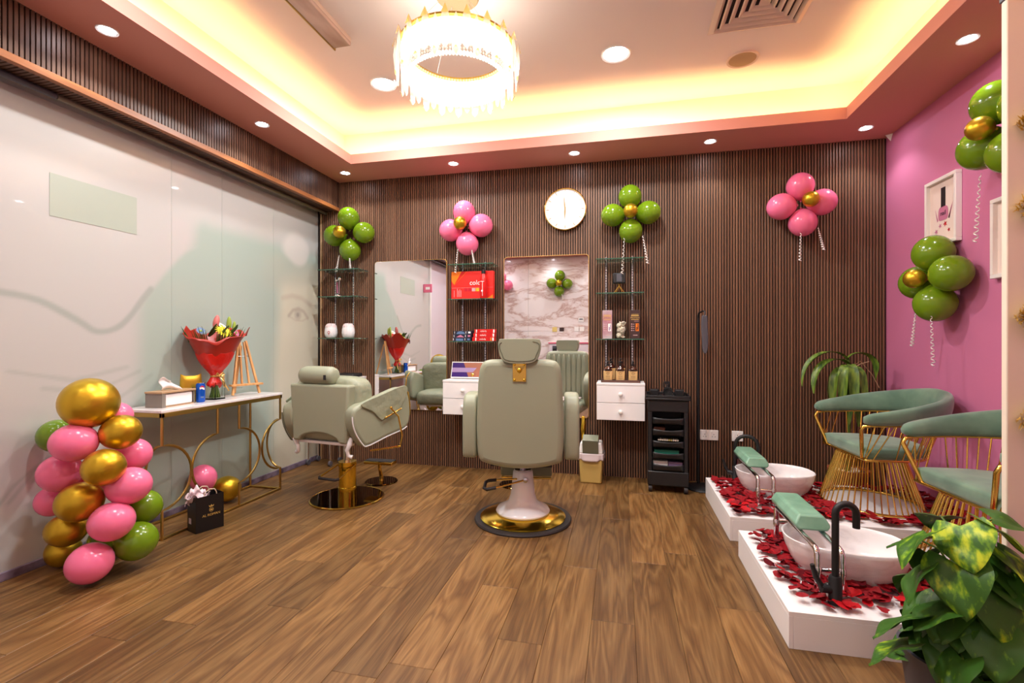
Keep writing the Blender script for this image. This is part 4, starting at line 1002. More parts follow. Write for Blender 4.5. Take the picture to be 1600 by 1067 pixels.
# trolley behind the styling chair
t = thing('salon_trolley', 'low chrome legged trolley on castors behind the sage armchair', 'trolley', (-2.845, 4.19, 0))
for sx in (-1, 1):
    for sy in (-1, 1):
        q = MB().tube([(sx * 0.12, sy * 0.08, 0.05), (sx * 0.12, sy * 0.08, 0.48)], 0.009, 10).build('leg', 'chrome', t, smooth=60)
        MB().lathe([(0, -0.01), (0.025, -0.01), (0.027, 0), (0.025, 0.01), (0, 0.01)], 16, Matrix.Translation((sx * 0.12, sy * 0.08, 0.027)) @ Matrix.Rotation(PI / 2, 4, 'Y')).build('castor', 'dark_grey', q, smooth=40)
MB().bb(-0.14, 0.14, -0.10, 0.10, 0.48, 0.51).build('tray_top', 'black_matte', t, bevel=0.008)
drawers(-2.675, 0.385, 'floating white two-drawer cabinet hidden behind the sage armchair')
t = thing('black_case', 'flat black zipped case lying on cabinet behind the sage armchair', 'case', (-2.60, YM - 0.14, 0.8555))
MB().bb(-0.11, 0.11, -0.09, 0.09, 0.0, 0.035).build('case_body', 'black_matte', t, bevel=0.014, seg=3)
MB().tube([(-0.108, -0.092, 0.018), (0.108, -0.092, 0.018)], 0.003, 6).build('zip', 'black_rubber', t)

# ------------------------------------------------------------------ console table and what stands on it
CX0, CX1, CY0, CY1, CZ = -2.985, -2.70, 2.355, 3.385, 0.785
t = thing('console_table', 'gold framed console table with curved legs and white marble top', 'table', (0, 0, 0))
MB().bb(CX0 - 0.005, CX1 + 0.012, CY0 - 0.015, CY1 + 0.015, CZ - 0.018, CZ).build('table_top', 'marble_white', t, bevel=0.003)
q = 0.010
ap = MB()
for a in ((CX0, CY0, CX1, CY0), (CX1, CY0, CX1, CY1), (CX1, CY1, CX0, CY1), (CX0, CY1, CX0, CY0)):
    ap.bb(min(a[0], a[2]) - q, max(a[0], a[2]) + q, min(a[1], a[3]) - q, max(a[1], a[3]) + q, CZ - 0.045, CZ - 0.018)
ap.build('apron', 'gold_brushed', t, bevel=0.002)
def bow(y0, sgn, R_, zt=0.57, zb=0.178, plane='x'):
    """vertical, bulging arc, vertical"""
    zc, hz = (zt + zb) / 2, (zt - zb) / 2
    pts = [(y0, CZ - 0.045), (y0, zt)] + [(y0 + sgn * R_ * math.sin(PI * i / 16), zc + hz * math.cos(PI * i / 16)) for i in range(1, 16)] + [(y0, zb), (y0, 0.0)]
    return pts
for y0, sgn in ((CY0, 1), (CY0 + 0.41, -1), (CY1 - 0.43, 1), (CY1, -1)):
    MB().tube([(CX1, y, z) for y, z in bow(y0, sgn, 0.203)], 0.0085, 6).build('curved_leg', 'gold_brushed', t, smooth=50)
for y in (CY0, CY1):
    MB().tube([(x, y, z) for x, z in bow(CX1, -1, 0.125)], 0.0085, 6).build('side_arc', 'gold_brushed', t, smooth=50)
    MB().tube([(CX0, y, 0), (CX0, y, CZ - 0.045)], 0.009, 6).build('back_leg', 'gold_brushed', t, smooth=50)
    MB().tube([(CX0, y, 0.009), (CX1, y, 0.009)], 0.009, 6).build('foot_rail', 'gold_brushed', t, smooth=50)
for x in (CX0, CX1):
    MB().tube([(x, CY0, 0.009), (x, CY1, 0.009)], 0.009, 6).build('foot_rail', 'gold_brushed', t, smooth=50)
# tissue box
tb = thing('tissue_box', 'smoky tissue box with bamboo lid and tissue pulled out', 'tissue box', (-2.85, 2.55, CZ + 0.0005), rad(4))
MB().bb(-0.055, 0.055, -0.125, 0.125, 0.0, 0.006).build('base', 'box_bamboo', tb)
MB().bb(-0.05, 0.05, -0.115, 0.115, 0.006, 0.082).build('tissue_stack', 'tissue_white', tb, bevel=0.006)
for q in ((-0.06, -0.056, -0.128, 0.128), (0.056, 0.06, -0.128, -0.10), (-0.056, 0.056, -0.128, -0.124), (-0.056, 0.056, 0.124, 0.128)):
    MB().bb(*q, 0.0, 0.088).build('side', 'box_smoke', tb)
MB().bb(-0.063, 0.063, -0.132, 0.132, 0.088, 0.1).build('lid', 'box_bamboo', tb, bevel=0.002)
MB().grid(lambda u, v: (0.03 * (u - 0.5) + 0.015 * math.sin(6 * v), -0.01 + 0.11 * (u - 0.5) * (1 - 0.55 * v) - 0.03 * v + 0.03 * u * (1 - v), 0.1 + 0.075 * v + 0.012 * math.sin(5 * u)), 12, 10).build('tissue', 'tissue_white', tb, smooth=180, solid=0.001)
# pouch and can
t = thing('snack_pouch', 'gold foil pouch with small purple diamond behind blue can', 'pouch', (-2.90, 2.745, CZ + 0.0005), rad(65))
def pouch(u, v):
    a = 2 * PI * u; w = 0.062 + 0.006 * math.sin(3 * v); d = 0.03 * (1 - v) ** 0.7 + 0.006
    return (w * math.copysign(abs(math.cos(a)) ** 0.6, math.cos(a)), d * math.sin(a), 0.185 * v + (0.008 * math.cos(2 * a) if v > 0.9 else 0))
m = MB(); m.grid(pouch, 28, 14, cu=True); m.build('foil', 'pouch_gold', t, smooth=180)
MB().add([(0.0, -0.0275, 0.075), (0.012, -0.0275, 0.088), (0, -0.0275, 0.101), (-0.012, -0.0275, 0.088)], [(0, 1, 2, 3)]).build('diamond', 'purple_print', t, solid=0.004)
for xx in (-0.03, 0.03): MB().ell((xx, -0.0265, 0.082), (0.006, 0.003, 0.006)).build('dot', 'purple_print', t)
t = thing('drink_can', 'slim blue drink can with round red and white emblem', 'can', (-2.81, 2.735, CZ + 0.0005), rad(20))
MB().lathe([(0, 0), (0.023, 0), (0.028, 0.008), (0.028, 0.118), (0.023, 0.128), (0.023, 0.131), (0.0, 0.129)], 28).build('can_body', 'can_blue', t, smooth=40)
MB().lathe([(0.0225, 0.129), (0.024, 0.1315), (0.0225, 0.132), (0.0, 0.13)], 28).build('rim', 'chrome', t, smooth=40)
def cyl_patch(a0, a1, z0, z1, r, fn):
    m = MB()
    m.grid(lambda u, v: (r * math.cos(a0 + (a1 - a0) * u), r * math.sin(a0 + (a1 - a0) * u), z0 + (z1 - z0) * v + fn(u)), 10, 3); return m
cyl_patch(-1.3, -0.2, 0.088, 0.102, 0.0283, lambda u: 0.004 * math.sin(5 * u)).build('emblem', 'print_white', t, smooth=180)
cyl_patch(-1.2, -0.3, 0.102, 0.113, 0.0283, lambda u: -0.006 * (2 * u - 1) ** 2).build('emblem', 'crimson_print', t, smooth=180)
cyl_patch(-1.1, -0.4, 0.03, 0.04, 0.0283, lambda u: 0.0).build('emblem', 'print_blue', t, smooth=180)
# vase with bouquet
VX, VY = -2.855, 2.90
t = thing('glass_vase', 'square clear glass vase holding the red bouquet', 'vase', (VX, VY, CZ + 0.0005))
for q in ((-0.045, 0.045, -0.045, -0.041), (-0.045, 0.045, 0.041, 0.045), (-0.045, -0.041, -0.041, 0.041), (0.041, 0.045, -0.041, 0.041)):
    MB().bb(*q, 0.0, 0.125).build('side', 'clear_glass', t)
MB().bb(-0.045, 0.045, -0.045, 0.045, 0.0, 0.008).build('base', 'clear_glass', t)
t = thing('flower_bouquet', 'bouquet of lilies and yellow daisy wrapped in red paper', 'bouquet', (VX, VY, CZ + 0.01))
for k in range(11):
    a = 2 * PI * k / 11; r0 = 0.03; r1 = 0.015
    MB().tube([(r0 * math.cos(a), r0 * math.sin(a), 0.002), (r1 * math.cos(a + 2), r1 * math.sin(a + 2), 0.15)], 0.0055, 6).build('stem', 'stem_green', t, smooth=60)
def cone(prof, wav, z_w, m_, name, off=(0.0, 0.0), seed=0, nn=48, flare=1.0, lower=0.0):
    def fn(u, v):
        a = 2 * PI * u; k = v * (len(prof) - 1); i = min(int(k), len(prof) - 2); q = k - i
        r = prof[i][0] * (1 - q) + prof[i + 1][0] * q; z = prof[i][1] * (1 - q) + prof[i + 1][1] * q
        w = wav * (v ** 1.5)
        r2 = r * (1 + w * noise.noise((math.cos(a) * 2, math.sin(a) * 2, seed + v)))
        return (r2 * math.cos(a) * 0.72 + off[0] * v, r2 * math.sin(a) * flare + off[1] * v, z + z_w * v * v * noise.noise((math.cos(a) * 2.2, math.sin(a) * 2.2, seed + 9)) - lower * v * v * max(0, math.cos(a + 0.8)))
    m = MB(); m.grid(fn, nn, 14, cu=True); return m.build(name, m_, t, smooth=180, solid=0.001)
cone([(0.028, 0.13), (0.026, 0.155), (0.05, 0.185), (0.095, 0.235), (0.12, 0.275), (0.135, 0.31), (0.14, 0.32)], 0.12, 0.03, 'wrap_red', 'inner_wrap', (0, 0.01), 2.0)
cone([(0.09, 0.235), (0.13, 0.31), (0.18, 0.40), (0.225, 0.47), (0.235, 0.49)], 0.10, 0.06, 'wrap_red_sheer', 'outer_wrap', (0.0, 0.025), 5.0, lower=0.09)
cone([(0.03, 0.15), (0.04, 0.13), (0.055, 0.105), (0.05, 0.09), (0.035, 0.085)], 0.5, 0.04, 'wrap_red', 'paper_frill', (0, -0.01), 7.0)
MB().lathe([(0.029, 0.15), (0.032, 0.155), (0.029, 0.163)], 24).build('tie', 'ribbon_gold', t, smooth=60)
for k, (dx, dy, L) in enumerate(((0.035, 0.03, 0.09), (0.03, 0.05, 0.12), (0.04, 0.01, 0.05))):
    MB().grid(lambda u, v: (0.035 + 0.012 * math.sin(6 * v + k) + dx * v * 0.4, dy * (0.4 + v) + 0.014 * (u - 0.5), 0.16 + 0.02 * math.sin(3 * v) - L * v), 3, 12).build('bow_tail', 'ribbon_gold', t, smooth=180, solid=0.001)
for sg in (-1, 1):
    MB().tube([(0.035, 0, 0.158), (0.045, sg * 0.025, 0.18), (0.045, sg * 0.04, 0.165), (0.036, 0.005, 0.156)], 0.006, 6).build('bow_loop', 'ribbon_gold', t, smooth=60)
def daisy(c, d, col, r):
    Mq = Matrix.Translation(c) @ Vector(d).normalized().to_track_quat('Z', 'Y').to_matrix().to_4x4()
    h = MB().ell((0, 0, 0), (r * 0.28, r * 0.28, r * 0.12), Mq, 12, 6).build('flower_head', 'bud_green', t, smooth=180)
    m = MB()
    for k in range(18):
        a = 2 * PI * k / 18
        m.add([(r * 0.2, -r * 0.09, 0), (r * 0.6, -r * 0.13, r * 0.08), (r, 0, r * 0.02), (r * 0.6, r * 0.13, r * 0.08), (r * 0.2, r * 0.09, 0)], [(0, 1, 2, 3, 4)], Mq @ Matrix.Rotation(a, 4, 'Z'))
    m.build('petals', col, h)
daisy((0.075, 0.0, 0.475), (1, -0.2, 0.9), 'petal_yellow', 0.062)
daisy((0.02, 0.14, 0.475), (1, 0.3, 0.6), 'rose_petal_bright', 0.045)
daisy((-0.03, -0.09, 0.48), (1, -0.4, 0.8), 'print_blue', 0.035)
daisy((0.07, 0.12, 0.47), (1, 0.3, 0.5), 'print_rose', 0.04)
daisy((-0.02, 0.08, 0.52), (0.8, 0.2, 1), 'tissue_white', 0.05)
for c, mm, rr in (((0.0, 0.01, 0.54), 'petal_lilypink', 0.021), ((-0.02, 0.15, 0.535), 'bud_green', 0.016), ((0.0, 0.175, 0.50), 'bud_green', 0.014), ((-0.04, 0.16, 0.52), 'bud_green', 0.012)):
    MB().ell((0, 0, 0.0), (rr, rr, 0.058), Matrix.Translation(c) @ Matrix.Rotation(random.uniform(-0.3, 0.1), 4, 'X'), 10, 10, egg=0.3).build('lily_bud', mm, t, smooth=180)
for k in range(34):
    a = random.uniform(0, 6.28); rr = random.uniform(0.13, 0.2); L = random.uniform(0.08, 0.13)
    p0 = Vector((rr * 0.7 * math.cos(a), rr * math.sin(a) + 0.02, 0.40)); p1 = p0 + Vector((0.35 * math.cos(a), 0.42 * math.sin(a), 0.9)).normalized() * L
    MB().tube([p0, (p0 + p1) / 2, p1], [0.004, 0.003, 0.0006], 4).build('blade_leaf', 'leaf_dark', t)
for k in range(6):
    a = k * 1.1 + 0.3
    MB().ell((0, 0, 0.06), (0.013, 0.003, 0.06), Matrix.Translation((0.05 * math.cos(a), 0.09 * math.sin(a) + 0.03, 0.44)) @ Euler((0.7 * math.sin(a), 0.9 * math.cos(a), a)).to_matrix().to_4x4(), 8, 8).build('broad_leaf', 'leaf_dark', t, smooth=180)
# easel
t = thing('table_easel', 'small pine tabletop easel standing at end of console table', 'easel', (-2.85, 3.17, CZ + 0.0005), rad(72))
# local frame: faces -y after rotation towards the room
def stick(a, b, w=0.016, name='leg'):
    return MB().tube([a, b], w / 1.5, 4).build(name, 'pine', t)
stick((-0.105, -0.03, 0.008), (-0.028, 0.03, 0.42)); stick((0.105, -0.03, 0.008), (0.028, 0.03, 0.42))
stick((-0.028, -0.018, 0.09), (-0.016, 0.034, 0.41), 0.013, 'mast'); stick((0.028, -0.018, 0.09), (0.016, 0.034, 0.41), 0.013, 'mast')
stick((0.0, 0.135, 0.008), (0.0, 0.045, 0.38), 0.015, 'rear_leg')
MB().bb(-0.125, 0.125, -0.05, -0.012, 0.075, 0.09).build('ledge', 'pine', t, bevel=0.002)
MB().tube([(-0.055, 0.012, 0.30), (0.055, 0.012, 0.30)], 0.0025, 6).build('pin', 'steel', t)
MB().tube([(-0.03, -0.02, 0.06), (0.0, 0.12, 0.05)], 0.0018, 5).build('chain', 'steel', t)

# ------------------------------------------------------------------ paper bag
t = thing('gift_bag', 'small black paper bag with gold crest and pale tissue paper inside', 'bag', (-2.602, 2.572, 0.0005), math.atan2(0.154, 0.057))
w, d, h = 0.166, 0.11, 0.222
for nm, q in (('front', (-w / 2, w / 2, -d / 2, -d / 2 + 0.002)), ('back', (-w / 2, w / 2, d / 2 - 0.002, d / 2)), ('side', (-w / 2, -w / 2 + 0.002, -d / 2, d / 2)), ('side', (w / 2 - 0.002, w / 2, -d / 2, d / 2))):
    MB().bb(*q, 0, h).build(nm + '_panel', 'bag_black', t)
MB().bb(-w / 2, w / 2, -d / 2, d / 2, 0, 0.003).build('bottom', 'bag_black', t)
text('lettering', 'AL ROMAN', 0.021, 'print_gold', t, (0.008, -d / 2 - 0.0006, 0.098), FACE)
e = -d / 2 - 0.0006
MB().lathe([(0.011, 0), (0.013, 0), (0.013, 0.0006), (0.011, 0.0006), (0.011, 0)], 20, Matrix.Translation((0.008, -d / 2, 0.130)) @ RY).build('crest', 'print_gold', t)
MB().add([(-0.004, e, 0.148), (0.02, e, 0.148), (0.024, e, 0.160), (0.014, e, 0.153), (0.008, e, 0.164), (0.002, e, 0.153), (-0.008, e, 0.160)], [(0, 1, 2, 3, 4, 5, 6)]).build('crest', 'print_gold', t)
MB().bb(0.001, 0.015, e - 0.0002, e, 0.125, 0.134).build('crest', 'print_gold', t)
MB().bb(-w / 2 - 0.0008, -w / 2, 0.005, 0.035, 0.05, 0.085).build('sticker', 'sticker_lilac', t)
MB().grid(lambda u, v: (-0.045 + 0.075 * (u - 0.5) * 2 * (1 - 0.35 * v), 0.05 * math.sin(9 * u) * (1 - v) * 0.6 + 0.01 * math.sin(14 * v), 0.17 + 0.10 * v * (0.6 + 0.5 * math.sin(3 * u + 0.4)) + 0.012 * math.sin(17 * u)), 22, 14).build('tissue_paper', 'tissue_pink', t, smooth=180, solid=0.001)
MB().grid(lambda u, v: (-0.05 + 0.06 * (u - 0.5) * 2, 0.04 * (v - 0.5) * 2, 0.215 + 0.03 * math.sin(8 * u) * math.cos(7 * v)), 16, 12).build('tissue_paper', 'tissue_pink', t, smooth=180, solid=0.001)
for yy in (-d / 2 + 0.005, d / 2 - 0.005):
    MB().tube([(-0.035, yy, h - 0.015), (-0.03, yy, h + 0.02), (-0.005, yy - 0.012, h + 0.042), (0.025, yy - 0.01, h + 0.035), (0.04, yy, h + 0.01), (0.042, yy, h - 0.015)], 0.003, 6).build('handle', 'rope_cream', t, smooth=60)

# ------------------------------------------------------------------ black drawer trolley, lamp, bin
t = thing('drawer_trolley', 'tall black plastic salon trolley with five pull-out trays on castors', 'trolley', (0.368, 4.13, 0), rad(-2))
w, d = 0.30, 0.30
MB().bb(-w / 2, -w / 2 + 0.03, -d / 2, d / 2, 0.06, 0.73).build('side_panel', 'black_plastic', t, bevel=0.006)
MB().bb(w / 2 - 0.03, w / 2, -d / 2, d / 2, 0.06, 0.73).build('side_panel', 'black_plastic', t, bevel=0.006)
MB().bb(-w / 2 + 0.03, w / 2 - 0.03, d / 2 - 0.015, d / 2, 0.06, 0.73).build('back_panel', 'black_plastic', t)
MB().bb(-w / 2 - 0.005, w / 2 + 0.005, -d / 2 - 0.008, d / 2, 0.055, 0.17).build('plinth', 'black_plastic', t, bevel=0.008)
MB().bb(-w / 2 - 0.004, w / 2 + 0.004, -d / 2 - 0.004, d / 2, 0.64, 0.735).build('head_box', 'black_plastic', t, bevel=0.008)
tp = MB().bb(-w / 2 - 0.018, w / 2 + 0.018, -d / 2 - 0.02, d / 2 + 0.005, 0.735, 0.752).build('top_tray', 'black_plastic', t, bevel=0.004)
for q in ((-0.168, 0.168, -0.17, -0.16), (-0.168, 0.168, 0.145, 0.155), (-0.168, -0.158, -0.17, 0.155), (0.158, 0.168, -0.17, 0.155)):
    MB().bb(*q, 0.752, 0.772).build('tray_rim', 'black_plastic', tp, bevel=0.002)
for x in (-0.10, 0.10): MB().bb(x - 0.035, x + 0.035, 0.02, 0.12, 0.752, 0.80).build('tray_cup', 'black_matte', tp, bevel=0.004)
for k in range(5):
    z = 0.178 + k * 0.092
    m = MB()
    def front(u, v, z=z): 
        x = (-1 + 2 * u) * (w / 2 - 0.034); b = 0.014 * (1 - (2 * u - 1) ** 2)
        return (x, -d / 2 - 0.006 - b * v, z + 0.052 * v - 0.010 * (1 - (2 * u - 1) ** 2) * v)
    m.grid(front, 12, 4); dw = m.build('drawer_tray', 'black_plastic', t, smooth=180, solid=0.004)
    MB().bb(-w / 2 + 0.034, w / 2 - 0.034, -d / 2, d / 2 - 0.03, z, z + 0.004).build('tray_floor', 'black_matte', dw)
def stuff_in(z, col, x0, x1, h, name, label, cat, tilt=0.0):
    o = thing(name, label, cat, (0.368, 4.13, 0), rad(-2))
    MB().bb(x0, x1, -0.12, 0.08, z + 0.005, z + h, Matrix.Rotation(tilt, 4, 'X')).build('body', col, o, bevel=0.003); return o
stuff_in(0.178, 'tissue_white', -0.112, 0.0, 0.066, 'carton', 'white carton in bottom tray of black trolley', 'box')
stuff_in(0.178, 'lilac_print', 0.005, 0.112, 0.062, 'carton', 'purple and white carton in bottom tray of black trolley', 'box')
mat('teal_pack', (40, 130, 110), 0.4); mat('brown_pack', (92, 46, 24), 0.4)
stuff_in(0.270, 'teal_pack', -0.105, 0.085, 0.062, 'packet', 'teal packet in trolley tray second from the floor', 'packet')
for k in range(10):
    o = thing('hair_roller', 'pale small roller in the middle tray of black trolley', 'roller', (0.368, 4.13, 0), rad(-2), 'rollers in the trolley tray')
    MB().tube([(-0.07 + 0.016 * k, -0.13, 0.415), (-0.066 + 0.016 * k, -0.03, 0.41)], 0.0075, 8).build('roller', 'cream_plate' if k in (5, 6) else 'cotton', o, smooth=50)
stuff_in(0.454, 'brown_pack', -0.108, -0.02, 0.06, 'packet', 'brown packet in upper tray of black trolley', 'packet')
for sx in (-1, 1):
    for sy in (-1, 1):
        MB().lathe([(0, -0.014), (0.026, -0.014), (0.028, 0), (0.026, 0.014), (0, 0.014)], 18, Matrix.Translation((sx * 0.135, sy * 0.135, 0.028)) @ Matrix.Rotation(PI / 2, 4, 'Y')).build('castor', 'black_rubber', t, smooth=40)
t = thing('spray_bottle', 'small clear spray bottle with black trigger on top of black trolley', 'bottle', (0.368, 4.06, 0.7525))
MB().lathe([(0, 0), (0.034, 0), (0.038, 0.01), (0.038, 0.05), (0.026, 0.075), (0.012, 0.082), (0, 0.082)], 24).build('bottle_body', 'clear_glass', t, smooth=60)
MB().lathe([(0, 0.08), (0.015, 0.08), (0.015, 0.10), (0.008, 0.104), (0, 0.104)], 16).bb(-0.03, 0.016, -0.01, 0.01, 0.102, 0.125).bb(-0.036, -0.03, -0.004, 0.004, 0.075, 0.12).build('trigger', 'black_plastic', t)
# lamp
t = thing('floor_lamp', 'slim black floor lamp with drooping grey lamp head by slatted wall', 'lamp', (0.655, 4.17, 0))
MB().lathe([(0, 0), (0.135, 0), (0.138, 0.006), (0.13, 0.014), (0.02, 0.03), (0, 0.03)], 40).build('base', 'black_matte', t, smooth=40)
MB().tube([(-0.03, 0.06, 0.02), (-0.03, 0.06, 1.05)], 0.011, 12).tube([(-0.03, 0.06, 1.05), (-0.03, 0.06, 1.42)], 0.007, 10).build('pole', 'black_matte', t, smooth=60)
MB().tube([(-0.03, 0.06, 1.40), (-0.028, 0.04, 1.435), (0.0, -0.01, 1.45), (0.008, -0.03, 1.44), (0.008, -0.035, 1.38)], 0.007, 8).build('neck', 'black_matte', t, smooth=60)
hd_o = sm_outline([(-0.018, 1.40), (-0.022, 1.30), (-0.016, 1.22), (-0.012, 1.14), (0.004, 1.10), (0.024, 1.12), (0.032, 1.2), (0.028, 1.30), (0.024, 1.40), (0.003, 1.41)])
backrest(t, 'lamp_head', 'dark_grey', hd_o, -0.04, 0.022, 0.008)
MB().tube([(0.05, -0.12, 0.006), (0.10, -0.16, 0.005), (0.18, -0.15, 0.005), (0.26, -0.05, 0.005)], 0.004, 6).build('cable', 'black_rubber', t, smooth=60)
# bin
t = thing('swing_bin', 'beige waste bin with white swing lid and bag folded over rim', 'bin', (-0.248, 4.18, 0.0), rad(-2))
def taper(x0, x1, y0, y1, z0, z1, k):
    m = MB(); m.add([(x0 * k, y0 * k, z0), (x1 * k, y0 * k, z0), (x1 * k, y1 * k, z0), (x0 * k, y1 * k, z0), (x0, y0, z1), (x1, y0, z1), (x1, y1, z1), (x0, y1, z1)], [(3, 2, 1, 0), (4, 5, 6, 7), (0, 1, 5, 4), (1, 2, 6, 5), (2, 3, 7, 6), (3, 0, 4, 7)]); return m
taper(-0.098, 0.098, -0.085, 0.085, 0.0, 0.225, 0.9).build('bucket', 'bin_beige', t, bevel=0.012, seg=3)
def liner(u, v):
    a = 2 * PI * u; k = 0.104 + 0.006 * math.sin(7 * a) * v + 0.004
    c, s_ = math.cos(a), math.sin(a)
    return (k * math.copysign(abs(c) ** 0.35, c), k * 0.88 * math.copysign(abs(s_) ** 0.35, s_), 0.255 - 0.06 * v + 0.008 * math.sin(5 * a) * v)
m = MB(); m.grid(liner, 48, 6, cu=True); m.build('bin_liner', 'bag_white', t, smooth=180, solid=0.001)
taper(-0.088, 0.088, -0.075, 0.075, 0.25, 0.345, 1.16).build('lid_frame', 'white_plastic', t, bevel=0.012, seg=3)
taper(-0.066, 0.066, -0.05, 0.05, 0.27, 0.425, 1.02).build('swing_flap', 'flap_green', t, bevel=0.004, rot=(rad(20), 0, 0), loc=(0, 0.06, -0.01))

# ------------------------------------------------------------------ pedicure stations
PH = 0.145
def platform(y0, y1, label):
    t = thing('pedicure_platform', label, 'platform', (0.64, y0, 0), 0, 'white pedicure platforms')
    L, W_ = X1 - 0.64 - 0.002, y1 - y0
    MB().bb(0.016, L, 0.016, W_ - 0.016, 0, PH - 0.018).build('core', 'white_lacquer', t)
    MB().bb(0.0, L, 0.0, W_, PH - 0.0175, PH).build('top_board', 'white_lacquer', t, bevel=0.001)
    MB().bb(0.016, L, 0.0, 0.0155, 0, PH - 0.018).build('front_board', 'white_lacquer', t, bevel=0.001)
    MB().bb(0.0, 0.0155, 0.0, W_, 0, PH - 0.018).build('side_board', 'white_lacquer', t, bevel=0.001)
platform(2.07, 2.90, 'low white pedicure platform with petals beside variegated plant')
platform(3.112, 3.968, 'low white pedicure platform with petals near slatted wall')
def basin(x, y, rz, label):
    t = thing('foot_basin', label, 'basin', (x, y, PH + 0.0005), rz, 'white foot basins')
    A, B_ = 0.252, 0.19
    prof = [(0.66, 0.0), (0.76, 0.004), (0.87, 0.05), (0.955, 0.10), (1.0, 0.15), (0.985, 0.153), (0.965, 0.15), (0.90, 0.09), (0.76, 0.035), (0.4, 0.02), (0.0, 0.02)]
    def fn(u, v):
        a = 2 * PI * u; k = v * (len(prof) - 1); i = min(int(k + 1e-6), len(prof) - 2); q = k - i
        r = prof[i][0] * (1 - q) + prof[i + 1][0] * q; z = prof[i][1] * (1 - q) + prof[i + 1][1] * q
        c, s_ = math.cos(a), math.sin(a)
        return (A * r * math.copysign(abs(c) ** 0.85, c), B_ * r * math.copysign(abs(s_) ** 0.85, s_), z * (1 + 0.0 * c))
    m = MB(); m.grid(fn, 56, 31, cu=True)
    m.build('bowl', 'marble_white', t, smooth=60)
    MB().lathe([(0, 0.021), (0.025, 0.021), (0.027, 0.025), (0, 0.027)], 20).build('drain', 'chrome', t, smooth=50)
basin(1.0, 2.49, rad(-8), 'oval white marble foot basin on the platform beside the leafy plant')
basin(1.05, 3.70, rad(6), 'oval white marble foot basin on the platform near slatted wall')
def foot_rest(x, y0, y1, label, rz=0.0):
    t = thing('foot_rest', label, 'footrest', (x, (y0 + y1) / 2, PH + 0.0005), rz, 'chrome foot rests over the basins')
    h = (y1 - y0) / 2; wx = 0.046
    for sx in (-1, 1):
        MB().tube([(sx * wx, -h, 0.0), (sx * wx, -h, 0.165), (sx * wx, -h + 0.008, 0.178), (sx * wx, -h + 0.03, 0.183), (sx * wx, h - 0.03, 0.183), (sx * wx, h - 0.008, 0.178), (sx * wx, h, 0.165), (sx * wx, h, 0.0)], 0.0125, 12).build('rail', 'chrome', t, smooth=60)
        for sy in (-1, 1):
            MB().lathe([(0, 0), (0.02, 0), (0.02, 0.006), (0.013, 0.01), (0, 0.01)], 18, Matrix.Translation((sx * wx, sy * h, 0))).build('foot', 'chrome', t, smooth=40)
            MB().lathe([(0.0155, 0.0), (0.0155, 0.025), (0.0125, 0.03), (0.0125, 0)], 16, Matrix.Translation((sx * wx, sy * h, 0.085))).build('collar', 'chrome', t, smooth=40)
    for sy in (-1, 1):
        MB().tube([(-wx, sy * h, 0.10), (wx, sy * h, 0.10)], 0.010, 10).build('cross_bar', 'chrome', t, smooth=60)
    # cushion, trapezoid section
    m = MB(); n = 0.84
    ys = [-0.10, h + 0.005]; sec = [(-0.062, 0.197), (0.062, 0.197), (0.074, 0.222), (0.052, 0.262), (-0.052, 0.262), (-0.074, 0.222)]
    m.add([(x_, ys[0] + (0.025 if z_ > 0.25 else 0.0), z_) for x_, z_ in sec] + [(x_, ys[1] - (0.012 if z_ > 0.25 else 0.0), z_) for x_, z_ in sec],
          [tuple(range(6)), tuple(range(6, 12))[::-1]] + [(i, 6 + i, 6 + (i + 1) % 6, (i + 1) % 6) for i in range(6)])
    m.build('cushion', 'mint_vinyl', t, bevel=0.010, seg=3)
    MB().bb(-0.05, 0.05, -0.08, h - 0.02, 0.1955, 0.2).build('cushion_board', 'teal_pack', t)
foot_rest(0.848, 2.245, 2.79, 'chrome foot rest with mint cushion over the basin beside the plant')
foot_rest(0.905, 3.36, 3.93, 'chrome foot rest with mint cushion over the basin near slatted wall')
def tap(x, y, rz, ht, reach, label):
    t = thing('mixer_tap', label, 'tap', (x, y, PH + 0.0005), rz, 'black mixer taps')
    MB().lathe([(0, 0), (0.027, 0), (0.027, 0.008), (0.024, 0.012), (0.024, 0.10), (0.018, 0.112), (0, 0.112)], 24).build('body', 'black_matte', t, smooth=40)
    pts = [(0, 0, 0.10), (0, 0, ht - reach / 2)] + [(reach / 2 - reach / 2 * math.cos(PI * i / 12), 0, ht - reach / 2 + reach / 2 * math.sin(PI * i / 12)) for i in range(1, 13)] + [(reach, 0, ht - reach / 2 - 0.055)]
    MB().tube(pts, 0.0135, 12).build('spout', 'black_matte', t, smooth=60)
    lv = MB().tube([(-0.02, 0, 0.055), (-0.055, 0.0, 0.06)], 0.017, 12).build('lever_hub', 'black_matte', t, smooth=60)
    MB().tube([(-0.048, 0, 0.06), (-0.072, 0.006, 0.10), (-0.085, 0.008, 0.15)], [0.012, 0.011, 0.009], 10).build('lever', 'black_matte', lv, smooth=60)
tap(0.842, 2.175, rad(8), 0.40, 0.08, 'black gooseneck mixer tap in front of the basin beside the plant')
tap(0.845, 3.925, rad(-15), 0.345, 0.155, 'black gooseneck mixer tap near slatted wall')

